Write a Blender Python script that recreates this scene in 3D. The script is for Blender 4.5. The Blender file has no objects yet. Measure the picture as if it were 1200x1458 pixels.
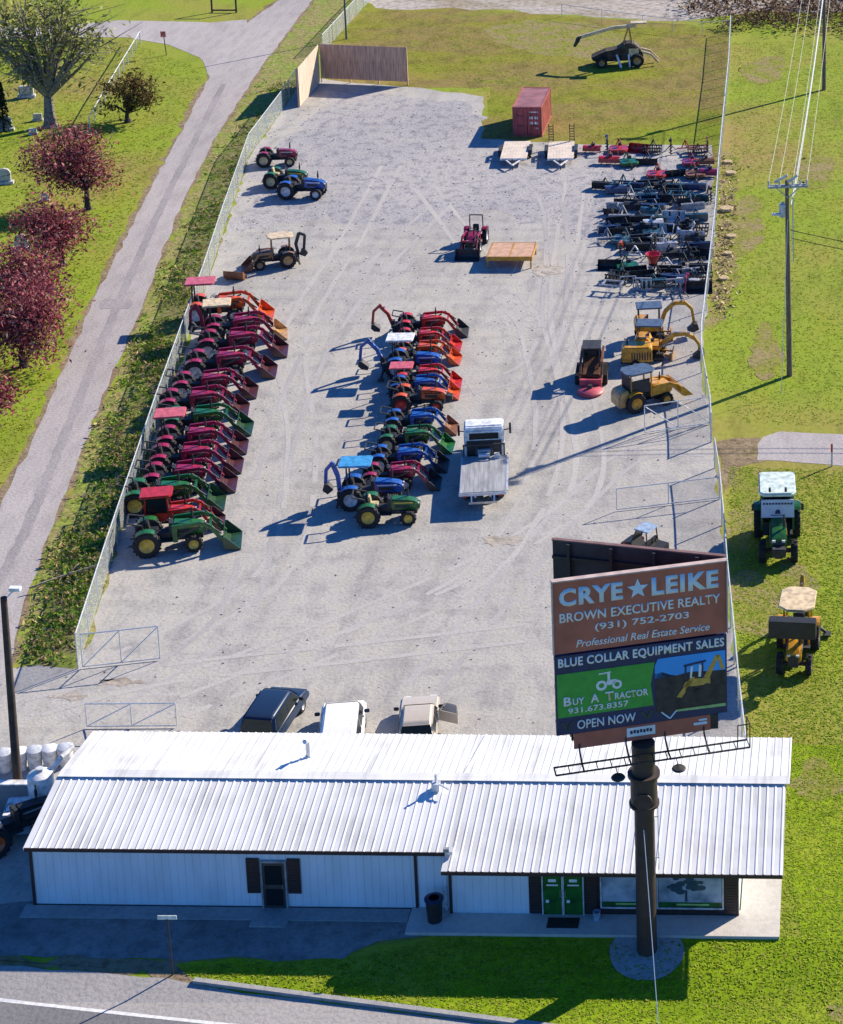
import bpy, bmesh, math, random
from mathutils import Vector, Matrix, Euler
R=math.radians; PI=math.pi
rnd=random.Random(7)
sc=bpy.context.scene
COL=sc.collection

# ------------------------------------------------------------------ camera model (drone, 53 m up)
F=3082.0; XC=1140.0; YC=-10.0; HC=53.4; TH=math.atan(730/3082)
def G(px,py,z=0.0):
    u=(px-XC)/F; v=(py-YC)/F
    dy=math.cos(TH)-v*math.sin(TH); dz=-math.sin(TH)-v*math.cos(TH)
    t=(z-HC)/dz
    return Vector((u*t,dy*t,z))
YA,YB,DROP=71.0,68.0,.36
def fz(y): return 0.0 if y>=YA else (-DROP if y<=YB else -DROP*(YA-y)/(YA-YB))
_flat=G
def G(px,py,z=0.0):
    p=_flat(px,py,z)
    if z==0.0 and p.y<YA:          # the lawn falls gently from the building to the highway
        zz=0.0
        for _ in range(25):
            q=_flat(px,py,zz); zz=fz(q.y)
        p=q; p.z=zz
    return p
cam=bpy.data.cameras.new('camera'); co=bpy.data.objects.new('camera',cam); COL.objects.link(co)
co.location=(0,0,HC); co.rotation_euler=(PI/2-TH,0,0)
cam.sensor_fit='HORIZONTAL'; cam.sensor_width=36; cam.lens=36*F/1200
cam.shift_x=-(XC-600)/1200; cam.shift_y=(YC-729)/1200
cam.clip_start=1; cam.clip_end=3000
sc.camera=co

# ------------------------------------------------------------------ light
EL=R(29.5); AZ=R(43)          # AZ: direction towards the sun, from +X towards +Y
w=bpy.data.worlds.new('World'); sc.world=w; w.use_nodes=True
nt=w.node_tree; bg=nt.nodes['Background']
sky=nt.nodes.new('ShaderNodeTexSky'); sky.sky_type='NISHITA'; sky.sun_disc=False
sky.sun_elevation=EL; sky.sun_rotation=PI/2-AZ; sky.ozone_density=10.0; sky.air_density=1.0; sky.dust_density=0.0
tint=nt.nodes.new('ShaderNodeMix'); tint.data_type='RGBA'; tint.blend_type='MULTIPLY'; tint.inputs[0].default_value=1; tint.inputs[7].default_value=(.5,.95,1.3,1)
nt.links.new(sky.outputs[0],tint.inputs[6]); nt.links.new(tint.outputs[2],bg.inputs[0]); bg.inputs[1].default_value=0.076
sl=bpy.data.lights.new('sun','SUN'); sl.energy=5.0; sl.angle=R(0.5); sl.color=(1,0.895,0.72)
so=bpy.data.objects.new('sun',sl); COL.objects.link(so)
sd=Vector((math.cos(EL)*math.cos(AZ),math.cos(EL)*math.sin(AZ),math.sin(EL)))
so.rotation_euler=sd.to_track_quat('Z','Y').to_euler(); so.location=(0,0,120)
sc.view_settings.view_transform='Standard'; sc.view_settings.look='None'
sc.view_settings.exposure=0.79; sc.view_settings.gamma=1

# ------------------------------------------------------------------ materials
MATS={}
def mat(name,col,rough=0.6,metal=0.0,var=0.12,scale=3.0,bump=0.0,coat=0.0,col2=None,detail=4,stretch=None,spec=0.5):
    if name in MATS: return MATS[name]
    m=bpy.data.materials.new(name); m.use_nodes=True; t=m.node_tree; n=t.nodes; L=t.links
    b=n['Principled BSDF']; b.inputs['Roughness'].default_value=rough; b.inputs['Metallic'].default_value=metal
    b.inputs['Specular IOR Level'].default_value=spec
    if coat: b.inputs['Coat Weight'].default_value=coat; b.inputs['Coat Roughness'].default_value=0.12
    tc=n.new('ShaderNodeTexCoord'); no=n.new('ShaderNodeTexNoise'); no.inputs['Scale'].default_value=scale; no.inputs['Detail'].default_value=detail
    src=tc.outputs['Object']
    if stretch:
        mp=n.new('ShaderNodeMapping'); mp.inputs['Scale'].default_value=stretch; L.new(src,mp.inputs[0]); src=mp.outputs[0]
    L.new(src,no.inputs['Vector'])
    cr=n.new('ShaderNodeValToRGB')
    c2=col2 or tuple(max(0,c*(1-var*2)) for c in col); c1=tuple(min(1,c*(1+var*.6)) for c in col)
    cr.color_ramp.elements[0].position=0.32; cr.color_ramp.elements[0].color=(*c2,1)
    cr.color_ramp.elements[1].position=0.62; cr.color_ramp.elements[1].color=(*c1,1)
    L.new(no.outputs['Fac'],cr.inputs[0]); L.new(cr.outputs[0],b.inputs['Base Color'])
    if bump:
        bp=n.new('ShaderNodeBump'); bp.inputs['Strength'].default_value=bump; bp.inputs['Distance'].default_value=0.05
        L.new(no.outputs['Fac'],bp.inputs['Height']); L.new(bp.outputs[0],b.inputs['Normal'])
    MATS[name]=m; return m
def ramp(n,stops):
    cr=n.new('ShaderNodeValToRGB'); e=cr.color_ramp.elements
    while len(e)<len(stops): e.new(0.5)
    for i,(p,c) in enumerate(stops): e[i].position=p; e[i].color=(*c,1)
    return cr
def leafmat(name,stops,rough=0.65,trans=0.25):
    m=bpy.data.materials.new(name); m.use_nodes=True; t=m.node_tree; n=t.nodes; L=t.links
    b=n['Principled BSDF']; b.inputs['Roughness'].default_value=rough; b.inputs['Specular IOR Level'].default_value=0.1
    g=n.new('ShaderNodeNewGeometry'); cr=ramp(n,stops); L.new(g.outputs['Random Per Island'],cr.inputs[0]); L.new(cr.outputs[0],b.inputs['Base Color'])
    if trans:
        tr=n.new('ShaderNodeBsdfTranslucent'); mx=n.new('ShaderNodeMixShader'); mx.inputs[0].default_value=trans
        L.new(cr.outputs[0],tr.inputs[0]); L.new(b.outputs[0],mx.inputs[1]); L.new(tr.outputs[0],mx.inputs[2]); L.new(mx.outputs[0],n['Material Output'].inputs[0])
    MATS[name]=m; return m
def groundmat(name,layers,bump=0.5,rough=0.95):
    """layers: list of (scale, stretch, detail, ramp stops, mix factor); first is the base, others multiply-mixed"""
    m=bpy.data.materials.new(name); m.use_nodes=True; t=m.node_tree; n=t.nodes; L=t.links
    b=n['Principled BSDF']; b.inputs['Roughness'].default_value=rough; b.inputs['Specular IOR Level'].default_value=0.15
    g=n.new('ShaderNodeNewGeometry'); prev=None; hs=None
    for i,(s,st,de,stops,f,mode) in enumerate(layers):
        mp=n.new('ShaderNodeMapping'); mp.inputs['Scale'].default_value=st[:3]; mp.inputs['Location'].default_value=(i*13.7,i*7.1,0)
        if len(st)>3: mp.inputs['Rotation'].default_value=(0,0,st[3])
        L.new(g.outputs['Position'],mp.inputs[0])
        no=n.new('ShaderNodeTexNoise'); no.inputs['Scale'].default_value=s; no.inputs['Detail'].default_value=de; no.inputs['Roughness'].default_value=0.62
        L.new(mp.outputs[0],no.inputs['Vector']); cr=ramp(n,stops); L.new(no.outputs['Fac'],cr.inputs[0])
        if prev is None: prev=cr.outputs[0]
        else:
            mx=n.new('ShaderNodeMix'); mx.data_type='RGBA'; mx.blend_type=mode; mx.inputs[0].default_value=f
            L.new(prev,mx.inputs[6]); L.new(cr.outputs[0],mx.inputs[7]); prev=mx.outputs[2]
        hs=no
    L.new(prev,b.inputs['Base Color'])
    if bump:
        bp=n.new('ShaderNodeBump'); bp.inputs['Strength'].default_value=bump; bp.inputs['Distance'].default_value=0.12
        L.new(hs.outputs['Fac'],bp.inputs['Height']); L.new(bp.outputs[0],b.inputs['Normal'])
    MATS[name]=m; return m
O=(1,1,1)
W=(1,1,1)
M_grass=groundmat('grass',[
 (0.05,O,4,[(.3,(.31,.24,.08)),(.43,(.28,.28,.05)),(.56,(.235,.315,.025)),(.68,(.27,.29,.04)),(.8,(.34,.28,.08))],1,'MIX'),
 (0.35,(1.6,.35,1),5,[(.32,(.72,.7,.66)),(.5,W),(.68,(1.0,.93,.75))],.8,'MULTIPLY'),
 (3.2,(1,.7,1),6,[(.34,(.55,.6,.5)),(.5,(.95,.95,.9)),(.66,W)],.5,'MULTIPLY')],bump=.3)
M_lawn=groundmat('lawn',[
 (0.16,O,4,[(.3,(.2,.3,.006)),(.5,(.235,.34,.006)),(.66,(.31,.34,.03)),(.8,(.36,.31,.08))],1,'MIX'),
 (0.9,(.5,2,1),5,[(.35,(.6,.68,.6)),(.52,W),(.7,(1.0,.95,.8))],.8,'MULTIPLY'),
 (4.0,(.7,1,1),6,[(.36,(.5,.58,.45)),(.5,(.95,.95,.9)),(.66,W)],.5,'MULTIPLY')],bump=.3)
M_field=groundmat('field_grass',[
 (0.07,(1,1.6,1),4,[(.3,(.21,.27,.012)),(.44,(.25,.24,.03)),(.58,(.27,.2,.07)),(.72,(.22,.27,.02))],1,'MIX'),
 (0.6,(1,.6,1),5,[(.34,(.6,.6,.55)),(.55,W),(.7,(1,.95,.8))],.8,'MULTIPLY'),
 (3,O,6,[(.34,(.55,.6,.5)),(.52,(.95,.95,.9)),(.66,W)],.7,'MULTIPLY')],bump=.45)
M_gravel=groundmat('gravel',[
 (0.03,(1,1,1),4,[(.35,(.435,.417,.39)),(.55,(.475,.453,.417)),(.7,(.505,.474,.42))],1,'MIX'),
 (0.22,(2.4,.22,1,.22),5,[(.33,(.74,.74,.76)),(.5,(.95,.95,.95)),(.66,W)],.8,'MULTIPLY'),
 (0.5,(.3,1.5,1,.2),5,[(.36,(.86,.86,.87)),(.52,W),(.7,W)],.8,'MULTIPLY'),
 (0.9,(1,.6,1),6,[(.36,(.62,.63,.68)),(.5,(.96,.96,.97)),(.64,(1.0,.97,.93))],.55,'MULTIPLY'),
 (5.5,O,5,[(.36,(.66,.67,.7)),(.5,(.95,.95,.95)),(.66,(1.0,1.0,1.0))],.6,'MULTIPLY')],bump=.3)
M_coarse=groundmat('coarse_gravel',[
 (0.06,O,4,[(.35,(.37,.36,.37)),(.6,(.45,.43,.42))],1,'MIX'),
 (1.1,(1,.8,1),7,[(.36,(.5,.52,.58)),(.5,(.93,.93,.95)),(.64,(1.0,.98,.95))],.75,'MULTIPLY'),
 (4.5,O,5,[(.36,(.55,.56,.6)),(.5,(.95,.95,.95)),(.66,W)],.7,'MULTIPLY')],bump=.5)
M_asphalt=groundmat('old_asphalt',[
 (0.08,(1,.4,1),4,[(.35,(.38,.35,.345)),(.6,(.45,.415,.405))],1,'MIX'),
 (1.2,(1,.25,1,.5),5,[(.35,(.75,.73,.74)),(.55,W)],.6,'MULTIPLY'),
 (6,O,4,[(.36,(.72,.72,.74)),(.55,W)],.7,'MULTIPLY')],bump=.25)
M_track=groundmat('road_centre_wear',[
 (0.4,(1,.5,1),5,[(.35,(.27,.25,.255)),(.6,(.34,.315,.32))],1,'MIX'),
 (5,O,4,[(.36,(.7,.7,.72)),(.55,W)],.7,'MULTIPLY')],bump=.25)
M_highway=groundmat('highway_asphalt',[
 (0.15,(1,1,1),4,[(.35,(.34,.325,.315)),(.6,(.39,.37,.36))],1,'MIX'),
 (6,O,5,[(.36,(.7,.7,.72)),(.55,W)],.7,'MULTIPLY')],bump=.25)
M_lane=groundmat('lane_asphalt',[
 (0.3,(.3,1,1),4,[(.35,(.17,.17,.18)),(.6,(.22,.215,.22))],1,'MIX'),
 (6,O,5,[(.36,(.7,.7,.72)),(.55,W)],.7,'MULTIPLY')],bump=.25)
M_dirt=groundmat('dirt',[
 (0.3,O,5,[(.32,(.2,.145,.085)),(.5,(.29,.22,.14)),(.68,(.2,.17,.06))],1,'MIX'),
 (2.5,O,6,[(.35,(.5,.48,.45)),(.55,W)],.8,'MULTIPLY')],bump=.9)
M_bare=groundmat('bare_earth',[
 (0.12,(.5,1,1),5,[(.32,(.34,.29,.24)),(.5,(.46,.42,.38)),(.68,(.3,.25,.17))],1,'MIX'),
 (1.5,O,6,[(.35,(.5,.48,.45)),(.55,W)],.8,'MULTIPLY')],bump=.9)
M_weedbase=groundmat('weed_ground',[
 (0.35,O,5,[(.3,(.16,.24,.03)),(.44,(.32,.27,.11)),(.58,(.23,.29,.045)),(.74,(.4,.32,.18))],1,'MIX'),
 (2.5,O,6,[(.35,(.4,.4,.4)),(.55,W)],.8,'MULTIPLY')],bump=.9)
M_worn=groundmat('worn_grass',[
 (0.5,O,6,[(.3,(.2,.26,.02)),(.45,(.25,.24,.05)),(.6,(.3,.23,.12)),(.75,(.22,.26,.03))],1,'MIX'),
 (3,O,6,[(.35,(.55,.55,.5)),(.55,W)],.7,'MULTIPLY')],bump=.4)
M_conc=groundmat('concrete',[
 (0.4,O,5,[(.35,(.5,.465,.43)),(.6,(.58,.54,.5))],1,'MIX'),
 (5,O,5,[(.35,(.8,.8,.8)),(.55,W)],.6,'MULTIPLY')],bump=.15)
M_concg=groundmat('grey_concrete',[
 (0.6,O,5,[(.35,(.3,.3,.3)),(.6,(.37,.365,.36))],1,'MIX'),
 (5,O,5,[(.35,(.7,.7,.7)),(.55,W)],.6,'MULTIPLY')],bump=.2)
M_yard=groundmat('yard_asphalt',[
 (0.25,O,5,[(.35,(.2,.2,.2)),(.6,(.27,.265,.26))],1,'MIX'),
 (1.6,O,5,[(.35,(.55,.55,.55)),(.55,W)],.7,'MULTIPLY'),
 (6,O,4,[(.35,(.7,.7,.7)),(.55,W)],.6,'MULTIPLY')],bump=.3)

paint=dict(carwhite=(.82,.82,.82),
 shadedmaroon=(.07,.018,.022), shadedgreen=(.018,.06,.025), maroon=(.29,.008,.048), red=(.5,.022,.016), orange=(.6,.085,.012), blue=(.012,.085,.36), green=(.012,.12,.022),
 yellow=(.58,.28,.014), tan=(.5,.29,.11), black=(.014,.015,.018), white=(.78,.78,.77), grey=(.3,.31,.32), brown=(.16,.075,.04),
 rusttan=(.3,.15,.06), rust=(.22,.085,.04), brightred=(.6,.01,.012), teal=(.03,.09,.11), darkblue=(.03,.05,.12), pink=(.62,.12,.13), cyan=(.06,.32,.62), mint=(.68,.78,.7), cream=(.75,.58,.33), gold=(.52,.45,.37), navy=(.012,.03,.075), steel=(.36,.38,.41), rimyellow=(.62,.42,.05), rimtan=(.55,.47,.26), silver=(.55,.57,.6), slate=(.09,.12,.16), paleblue=(.35,.45,.58))
def P(c): return mat(c+'_paint',paint[c],rough=.38 if c not in('rust','black') else .55,var=.03 if c in('carwhite','gold','navy') else .2,scale=4,coat=.3 if c not in('rust','black','steel','navy') else 0,spec=.3 if c=='navy' else .5)
M_tyre=mat('tyre_rubber',(.018,.018,.02),rough=.85,var=.2,scale=9,bump=.2)
M_iron=mat('dark_iron',(.03,.031,.034),rough=.6,var=.2,scale=6,bump=.1)
M_seat=mat('black_vinyl',(.02,.02,.022),rough=.5)
M_glass=mat('dark_glass',(.012,.018,.02),rough=.2,var=.05,spec=.18)
M_shop=mat('shop_glass',(.03,.04,.05),rough=.03,var=.1,spec=1.0)
M_chrome=mat('bare_steel',(.6,.61,.62),rough=.3,metal=.9,var=.1)
M_galv=mat('galvanised_steel',(.62,.64,.66),rough=.42,metal=.3,var=.1)
M_lamp=mat('lamp_lens',(.75,.75,.7),rough=.15)
M_tail=mat('tail_lens',(.35,.01,.01),rough=.2)
M_wood=mat('weathered_pole_wood',(.2,.145,.11),rough=.9,var=.25,scale=5,stretch=(3,3,.3),bump=.4)
M_plank=mat('cedar_planks',(.6,.38,.26),rough=.85,var=.22,scale=2.2,stretch=(5,5,.35),bump=.3)
M_plankl=mat('sunlit_planks',(.62,.5,.38),rough=.85,var=.12,scale=2.2,stretch=(5,5,.35),bump=.3)  # lighter copy of the planks: direct sun put into the colour
M_ply=mat('plywood_sheet',(.55,.33,.22),rough=.8,var=.12,scale=3)
M_bark=mat('grey_bark',(.24,.21,.185),rough=.95,var=.35,scale=6,bump=.6)
M_darkbark=mat('dark_bark',(.05,.04,.035),rough=.95,var=.3,scale=6,bump=.6)
M_wallw=mat('white_metal_siding',(.66,.74,.81),rough=.5,var=.05,scale=1.5,stretch=(1,1,.3))
M_trim=mat('dark_brown_trim',(.035,.022,.022),rough=.5,var=.1)
M_stone=mat('grave_stone',(.5,.49,.47),rough=.8,var=.2,scale=5)
M_signr=mat('sign_rust_brown',(.46,.13,.088),rough=.55,var=.1,scale=1.2)
M_letter=mat('sign_letter_blue',(.62,.75,.88),rough=.5,var=.05)
M_letterw=mat('sign_letter_white',(.78,.8,.82),rough=.5,var=.04)
M_signnavy=mat('sign_navy',(.014,.03,.1),rough=.5,var=.1)
M_signgreen=mat('sign_green',(.045,.36,.05),rough=.5,var=.08)
M_signsky=mat('sign_sky',(.035,.36,.9),rough=.5,var=.08,scale=1)
M_signsoil=mat('sign_soil',(.035,.03,.03),rough=.6,var=.5,scale=3,col2=(.01,.012,.02))
M_signyel=mat('sign_machine_yellow',(.6,.36,.07),rough=.5,var=.15)
M_signlime=mat('sign_lime_line',(.35,.55,.2),rough=.5)
M_chev=mat('sign_chevron_dark',(.02,.06,.05),rough=.5)
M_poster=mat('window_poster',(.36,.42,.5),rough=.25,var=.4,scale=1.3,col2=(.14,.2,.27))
M_wire=mat('pale_wire',(.6,.62,.5),rough=.5)
M_wired=mat('dark_wire',(.03,.03,.03),rough=.6)
M_straw=mat('straw_chip',(.5,.38,.22),rough=.95,var=.3,scale=5,bump=.5)
M_line=mat('road_paint',(.72,.72,.72),rough=.7,var=.1,scale=6)
M_colm=mat('column_brown_steel',(.05,.032,.028),rough=.6,var=.15,scale=2)
M_leafred=leafmat('maroon_leaves',[(0,(.08,.016,.028)),(.3,(.22,.042,.065)),(.62,(.4,.09,.115)),(.85,(.5,.2,.19)),(1,(.55,.42,.34))])
M_leafbr=leafmat('brown_leaves',[(0,(.05,.04,.015)),(.4,(.13,.085,.03)),(.75,(.2,.12,.045)),(1,(.09,.11,.03))])
M_leafye=leafmat('yellow_green_leaves',[(0,(.08,.1,.02)),(.4,(.2,.22,.05)),(.7,(.36,.37,.1)),(1,(.5,.47,.25))])
M_leafdk=leafmat('dark_conifer_leaves',[(0,(.01,.018,.012)),(1,(.03,.05,.025))],trans=.1)
M_weed=leafmat('weed_leaves',[(0,(.05,.12,.015)),(.25,(.14,.3,.025)),(.45,(.27,.45,.04)),(.6,(.4,.36,.08)),(.78,(.6,.44,.24)),(1,(.45,.29,.15))])
M_tuft=leafmat('grass_blades',[(0,(.13,.22,.01)),(.4,(.23,.34,.012)),(.8,(.33,.4,.03)),(1,(.42,.36,.1))])
M_brush=leafmat('dry_brush_leaves',[(0,(.05,.025,.02)),(.35,(.13,.065,.045)),(.7,(.22,.14,.085)),(.9,(.3,.22,.14)),(1,(.12,.12,.04))])

# roof: white painted ribbed metal with dirt washed down the slope
M_roof=groundmat('white_roof_metal',[
 (0.5,(1,1,1),3,[(.3,(.7,.7,.69)),(.6,(.78,.78,.77))],1,'MIX'),
 (1.0,(3.2,.2,.2),6,[(.34,(.62,.62,.63)),(.46,(.95,.95,.95)),(.58,W)],.6,'MULTIPLY'),
 (0.35,O,5,[(.36,(.82,.82,.82)),(.52,W),(.7,W)],.8,'MULTIPLY')],bump=0,rough=.45)
MATS['white_roof_metal'].node_tree.nodes['Principled BSDF'].inputs['Specular IOR Level'].default_value=.4

# chain link: diagonal wires from UVs
def chainmat(name,cov,cell=.09,col=(.62,.66,.68)):
    m=bpy.data.materials.new(name); m.use_nodes=True; t=m.node_tree; n=t.nodes; L=t.links
    b=n['Principled BSDF']; b.inputs['Base Color'].default_value=(*col,1); b.inputs['Roughness'].default_value=.4; b.inputs['Metallic'].default_value=.2
    tc=n.new('ShaderNodeTexCoord'); sx=n.new('ShaderNodeSeparateXYZ'); L.new(tc.outputs['UV'],sx.inputs[0])
    def mt(op,a,bb=None):
        k=n.new('ShaderNodeMath'); k.operation=op
        for i,v in enumerate((a,bb)):
            if v is None: continue
            if isinstance(v,(int,float)): k.inputs[i].default_value=v
            else: L.new(v,k.inputs[i])
        return k.outputs[0]
    fs=[]
    for op in('ADD','SUBTRACT'):
        s=mt(op,sx.outputs[0],sx.outputs[1]); q=mt('DIVIDE',s,cell); fr=mt('FRACT',mt('ADD',q,1000.0)); fs.append(mt('LESS_THAN',fr,cov))
    f=mt('MAXIMUM',*fs)
    tr=n.new('ShaderNodeBsdfTransparent'); mx=n.new('ShaderNodeMixShader'); L.new(f,mx.inputs[0]); L.new(tr.outputs[0],mx.inputs[1]); L.new(b.outputs[0],mx.inputs[2]); L.new(mx.outputs[0],n['Material Output'].inputs[0])
    MATS[name]=m; return m
M_chain=chainmat('chain_link',.2)
M_chainr=chainmat('open_chain_link',.1,col=(.75,.77,.8))
M_chainthin=chainmat('thin_chain_link',.025,col=(.5,.5,.52))

# ------------------------------------------------------------------ mesh builder
class MB:
    def __init__(s): s.v=[]; s.f=[]; s.uv=None
    def add(s,vs,fs):
        o=len(s.v); s.v+= [tuple(v) for v in vs]; s.f+=[tuple(i+o for i in f) for f in fs]; return s
    def box(s,c,d,rot=None):
        x,y,z=(k/2 for k in d); vs=[Vector((a*x,b*y,e*z)) for e in(-1,1) for b in(-1,1) for a in(-1,1)]
        if rot: mr=Euler(rot).to_matrix(); vs=[mr@v for v in vs]
        c=Vector(c); vs=[v+c for v in vs]
        return s.add(vs,[(0,2,3,1),(4,5,7,6),(0,1,5,4),(2,6,7,3),(0,4,6,2),(1,3,7,5)])
    def bar(s,a,b,wd,ht=None,up=(0,0,1)):
        a=Vector(a); b=Vector(b); d=(b-a); ht=ht or wd
        u=Vector(up); 
        if abs(d.normalized().dot(u))>.98: u=Vector((1,0,0))
        sd=d.cross(u).normalized()*wd/2; up2=sd.cross(d).normalized()*ht/2
        vs=[p+i*sd+j*up2 for p in(a,b) for j in(-1,1) for i in(-1,1)]
        return s.add(vs,[(0,1,3,2),(4,6,7,5),(0,4,5,1),(2,3,7,6),(0,2,6,4),(1,5,7,3)])
    def cyl(s,a,b,r0,r1=None,n=12,cap=True):
        a=Vector(a); b=Vector(b); r1=r0 if r1 is None else r1; d=(b-a).normalized()
        u=Vector((0,0,1)) if abs(d.z)<.9 else Vector((1,0,0)); e1=d.cross(u).normalized(); e2=d.cross(e1)
        vs=[]; 
        for p,r in((a,r0),(b,r1)):
            for i in range(n):
                t=2*PI*i/n; vs.append(p+(e1*math.cos(t)+e2*math.sin(t))*r)
        fs=[(i,(i+1)%n,n+(i+1)%n,n+i) for i in range(n)]
        if cap: fs+=[tuple(range(n-1,-1,-1)),tuple(range(n,2*n))]
        return s.add(vs,fs)
    def tube(s,pts,r,n=6):
        pts=[Vector(p) for p in pts]
        for a,b in zip(pts,pts[1:]): s.cyl(a,b,r,r,n)
        return s
    def barpath(s,pts,wd,ht):
        for a,b in zip(pts,pts[1:]): s.bar(a,b,wd,ht,up=(0,0,1))
        return s
    def prism(s,poly,y0,y1,axis='y'):
        n=len(poly)
        def mk(p,t): return (p[0],t,p[1]) if axis=='y' else ((t,p[0],p[1]) if axis=='x' else (p[0],p[1],t))
        vs=[mk(p,y0) for p in poly]+[mk(p,y1) for p in poly]
        fs=[(i,(i+1)%n,n+(i+1)%n,n+i) for i in range(n)]+[tuple(range(n-1,-1,-1)),tuple(range(n,2*n))]
        return s.add(vs,fs)
    def lathe(s,prof,c,axis='y',n=24):
        c=Vector(c); m=len(prof); vs=[]
        for i in range(n):
            t=2*PI*i/n
            for (r,h) in prof:
                if axis=='y': vs.append(c+Vector((r*math.cos(t),h,r*math.sin(t))))
                else: vs.append(c+Vector((r*math.cos(t),r*math.sin(t),h)))
        fs=[]
        for i in range(n):
            j=(i+1)%n
            for k in range(m-1): fs.append((i*m+k,j*m+k,j*m+k+1,i*m+k+1))
        return s.add(vs,fs)
    def quad(s,a,b,c,d): return s.add([a,b,c,d],[(0,1,2,3)])
    def mesh(s,name,m,bevel=0,smooth=False):
        me=bpy.data.meshes.new(name)
        bm=bmesh.new(); vv=[bm.verts.new(v) for v in s.v]
        for f in s.f:
            try: bm.faces.new([vv[i] for i in f])
            except ValueError: pass
        bmesh.ops.recalc_face_normals(bm,faces=bm.faces)
        if bevel: bmesh.ops.bevel(bm,geom=[e for e in bm.edges if len(e.link_faces)==2 and e.calc_face_angle(0)>.35],offset=bevel,segments=3 if bevel>.1 else 2,affect='EDGES',clamp_overlap=True)
        if smooth:
            for f in bm.faces: f.smooth=True
        bm.to_mesh(me); bm.free(); me.materials.append(m)
        if smooth: 
            try: me.set_sharp_from_angle(angle=R(40))
            except Exception: pass
        return me
CACHE={}
def part(name,fn,m,parent,key=None,bevel=0,smooth=False,loc=None,rot=None,label=None):
    """one mesh object under parent; fn(MB) fills the mesh; key shares mesh data between copies"""
    k=(name,key,m.name) if key is not None else None
    if k and k in CACHE: me=CACHE[k]
    else:
        b=MB(); fn(b); me=b.mesh(name,m,bevel,smooth)
        if k: CACHE[k]=me
    o=bpy.data.objects.new(name,me); COL.objects.link(o); o.parent=parent
    if loc is not None: o.location=loc
    if rot is not None: o.rotation_euler=rot
    if label: o['label']=label
    return o
def thing(name,label,cat,loc=(0,0,0),rz=0,group=None,scale=1):
    o=bpy.data.objects.new(name,None); COL.objects.link(o); o.empty_display_size=.3
    o.location=loc; o.rotation_euler=(0,0,rz); o.scale=(scale,)*3
    o['label']=label; o['category']=cat
    if group: o['group']=group
    return o
def single(name,label,cat,fn,m,loc=(0,0,0),rz=0,group=None,bevel=0,smooth=False,key=None,scale=1):
    o=part(name,fn,m,None,key,bevel,smooth); o.location=loc; o.rotation_euler=(0,0,rz); o.scale=(scale,)*3
    o['label']=label; o['category']=cat
    if group: o['group']=group
    return o
def struct(name,me): 
    o=bpy.data.objects.new(name,me); COL.objects.link(o); o['kind']='structure'; return o
def sheet(name,pts,z,m,jit=.0,step=1.5,seed=1):
    """flat ground sheet with a slightly ragged outline"""
    r=random.Random(seed); out=[]
    pts=[Vector((p[0],p[1])) for p in pts]
    for a,b in zip(pts,pts[1:]+pts[:1]):
        n=max(1,int((b-a).length/step)); d=(b-a); nn=Vector((-d.y,d.x)).normalized() if d.length else Vector((0,0))
        for i in range(n):
            q=a+d*(i/n)
            if jit: q=q+nn*r.gauss(0,jit*.5)
            out.append(q)
    bm=bmesh.new(); vs=[bm.verts.new((q.x,q.y,z)) for q in out]; bm.faces.new(vs)
    bmesh.ops.triangulate(bm,faces=bm.faces); bmesh.ops.recalc_face_normals(bm,faces=bm.faces)
    if sum(f.normal.z for f in bm.faces)<0: bmesh.ops.reverse_faces(bm,faces=bm.faces)
    for yy in (YA,YB): bmesh.ops.bisect_plane(bm,geom=bm.verts[:]+bm.edges[:]+bm.faces[:],plane_co=(0,yy,0),plane_no=(0,1,0),dist=1e-5)
    for v in bm.verts: v.co.z=z+fz(v.co.y)
    me=bpy.data.meshes.new(name); bm.to_mesh(me); bm.free(); me.materials.append(m); return struct(name,me)
def gp(l): return [G(*p) for p in l]

# ------------------------------------------------------------------ ground
sheet('ground',[(-260,-20),(260,-20),(260,620),(-260,620)],0,M_grass)
LF_top=[(107,902),(150,771),(222,560),(253,475),(288,380),(318,290),(354,190),(400,130),(421,99)]
LF=[G(x,y,1.8).xy.to_3d() for x,y in LF_top]
RF_top=[(1040,22),(1037,82),(1023,222),(1018,292),(1008,380),(998,462),(998,492),(1010,560),(1012,588)]
RF=[G(x,y,1.8).xy.to_3d() for x,y in RF_top]
RF2_top=[(1017,624),(1024,667),(1031,742),(1035,797),(1045,896),(1051,960),(1061,1047)]
RF2=[G(x,y,1.8).xy.to_3d() for x,y in RF2_top]
gpts=LF+gp([(430,140),(455,112),(500,118),(580,124),(690,138),(688,165),(686,197),(760,203),(840,206),(1015,207)])+RF[3:]+gp([(1020,650)])+RF2+[Vector((-.6,78,0)),Vector((-28,78,0)),Vector((-28.2,71.9,0)),Vector((-70,71.9,0)),Vector((-70,86.5,0))]+gp([(-120,985),(10,955),(60,948)])
sheet('gravel_lot',gpts,.008,M_gravel,jit=.25,step=1.2,seed=3)
sheet('coarse_gravel',gp([(385,215),(440,165),(466,128),(500,130),(575,136),(676,150),(672,206),(760,216),(840,218),(995,228),(985,330),(860,350),(800,330),(700,300),(560,330),(470,310),(330,330)]),.0095,M_coarse,jit=1.0,step=1.2,seed=33)
sheet('field_grass',gp([(462,60),(500,0),(1039,40),(1024,222),(840,215),(680,215),(700,125),(470,125)]),.004,M_field,jit=.3,seed=4)
sheet('bare_earth',gp([(528,12),(470,-60),(1260,-60),(1200,18),(1050,18),(1000,28),(930,30),(850,22),(700,14)]),.008,M_bare,jit=.8,step=2,seed=5)
sheet('field_scrape',gp([(690,40),(760,28),(850,34),(900,60),(890,96),(820,82),(760,76),(702,60)]),.0075,M_worn,jit=.5,step=.8,seed=25)
def off(l,dx): return [(x+dx,y) for x,y in l]
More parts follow.
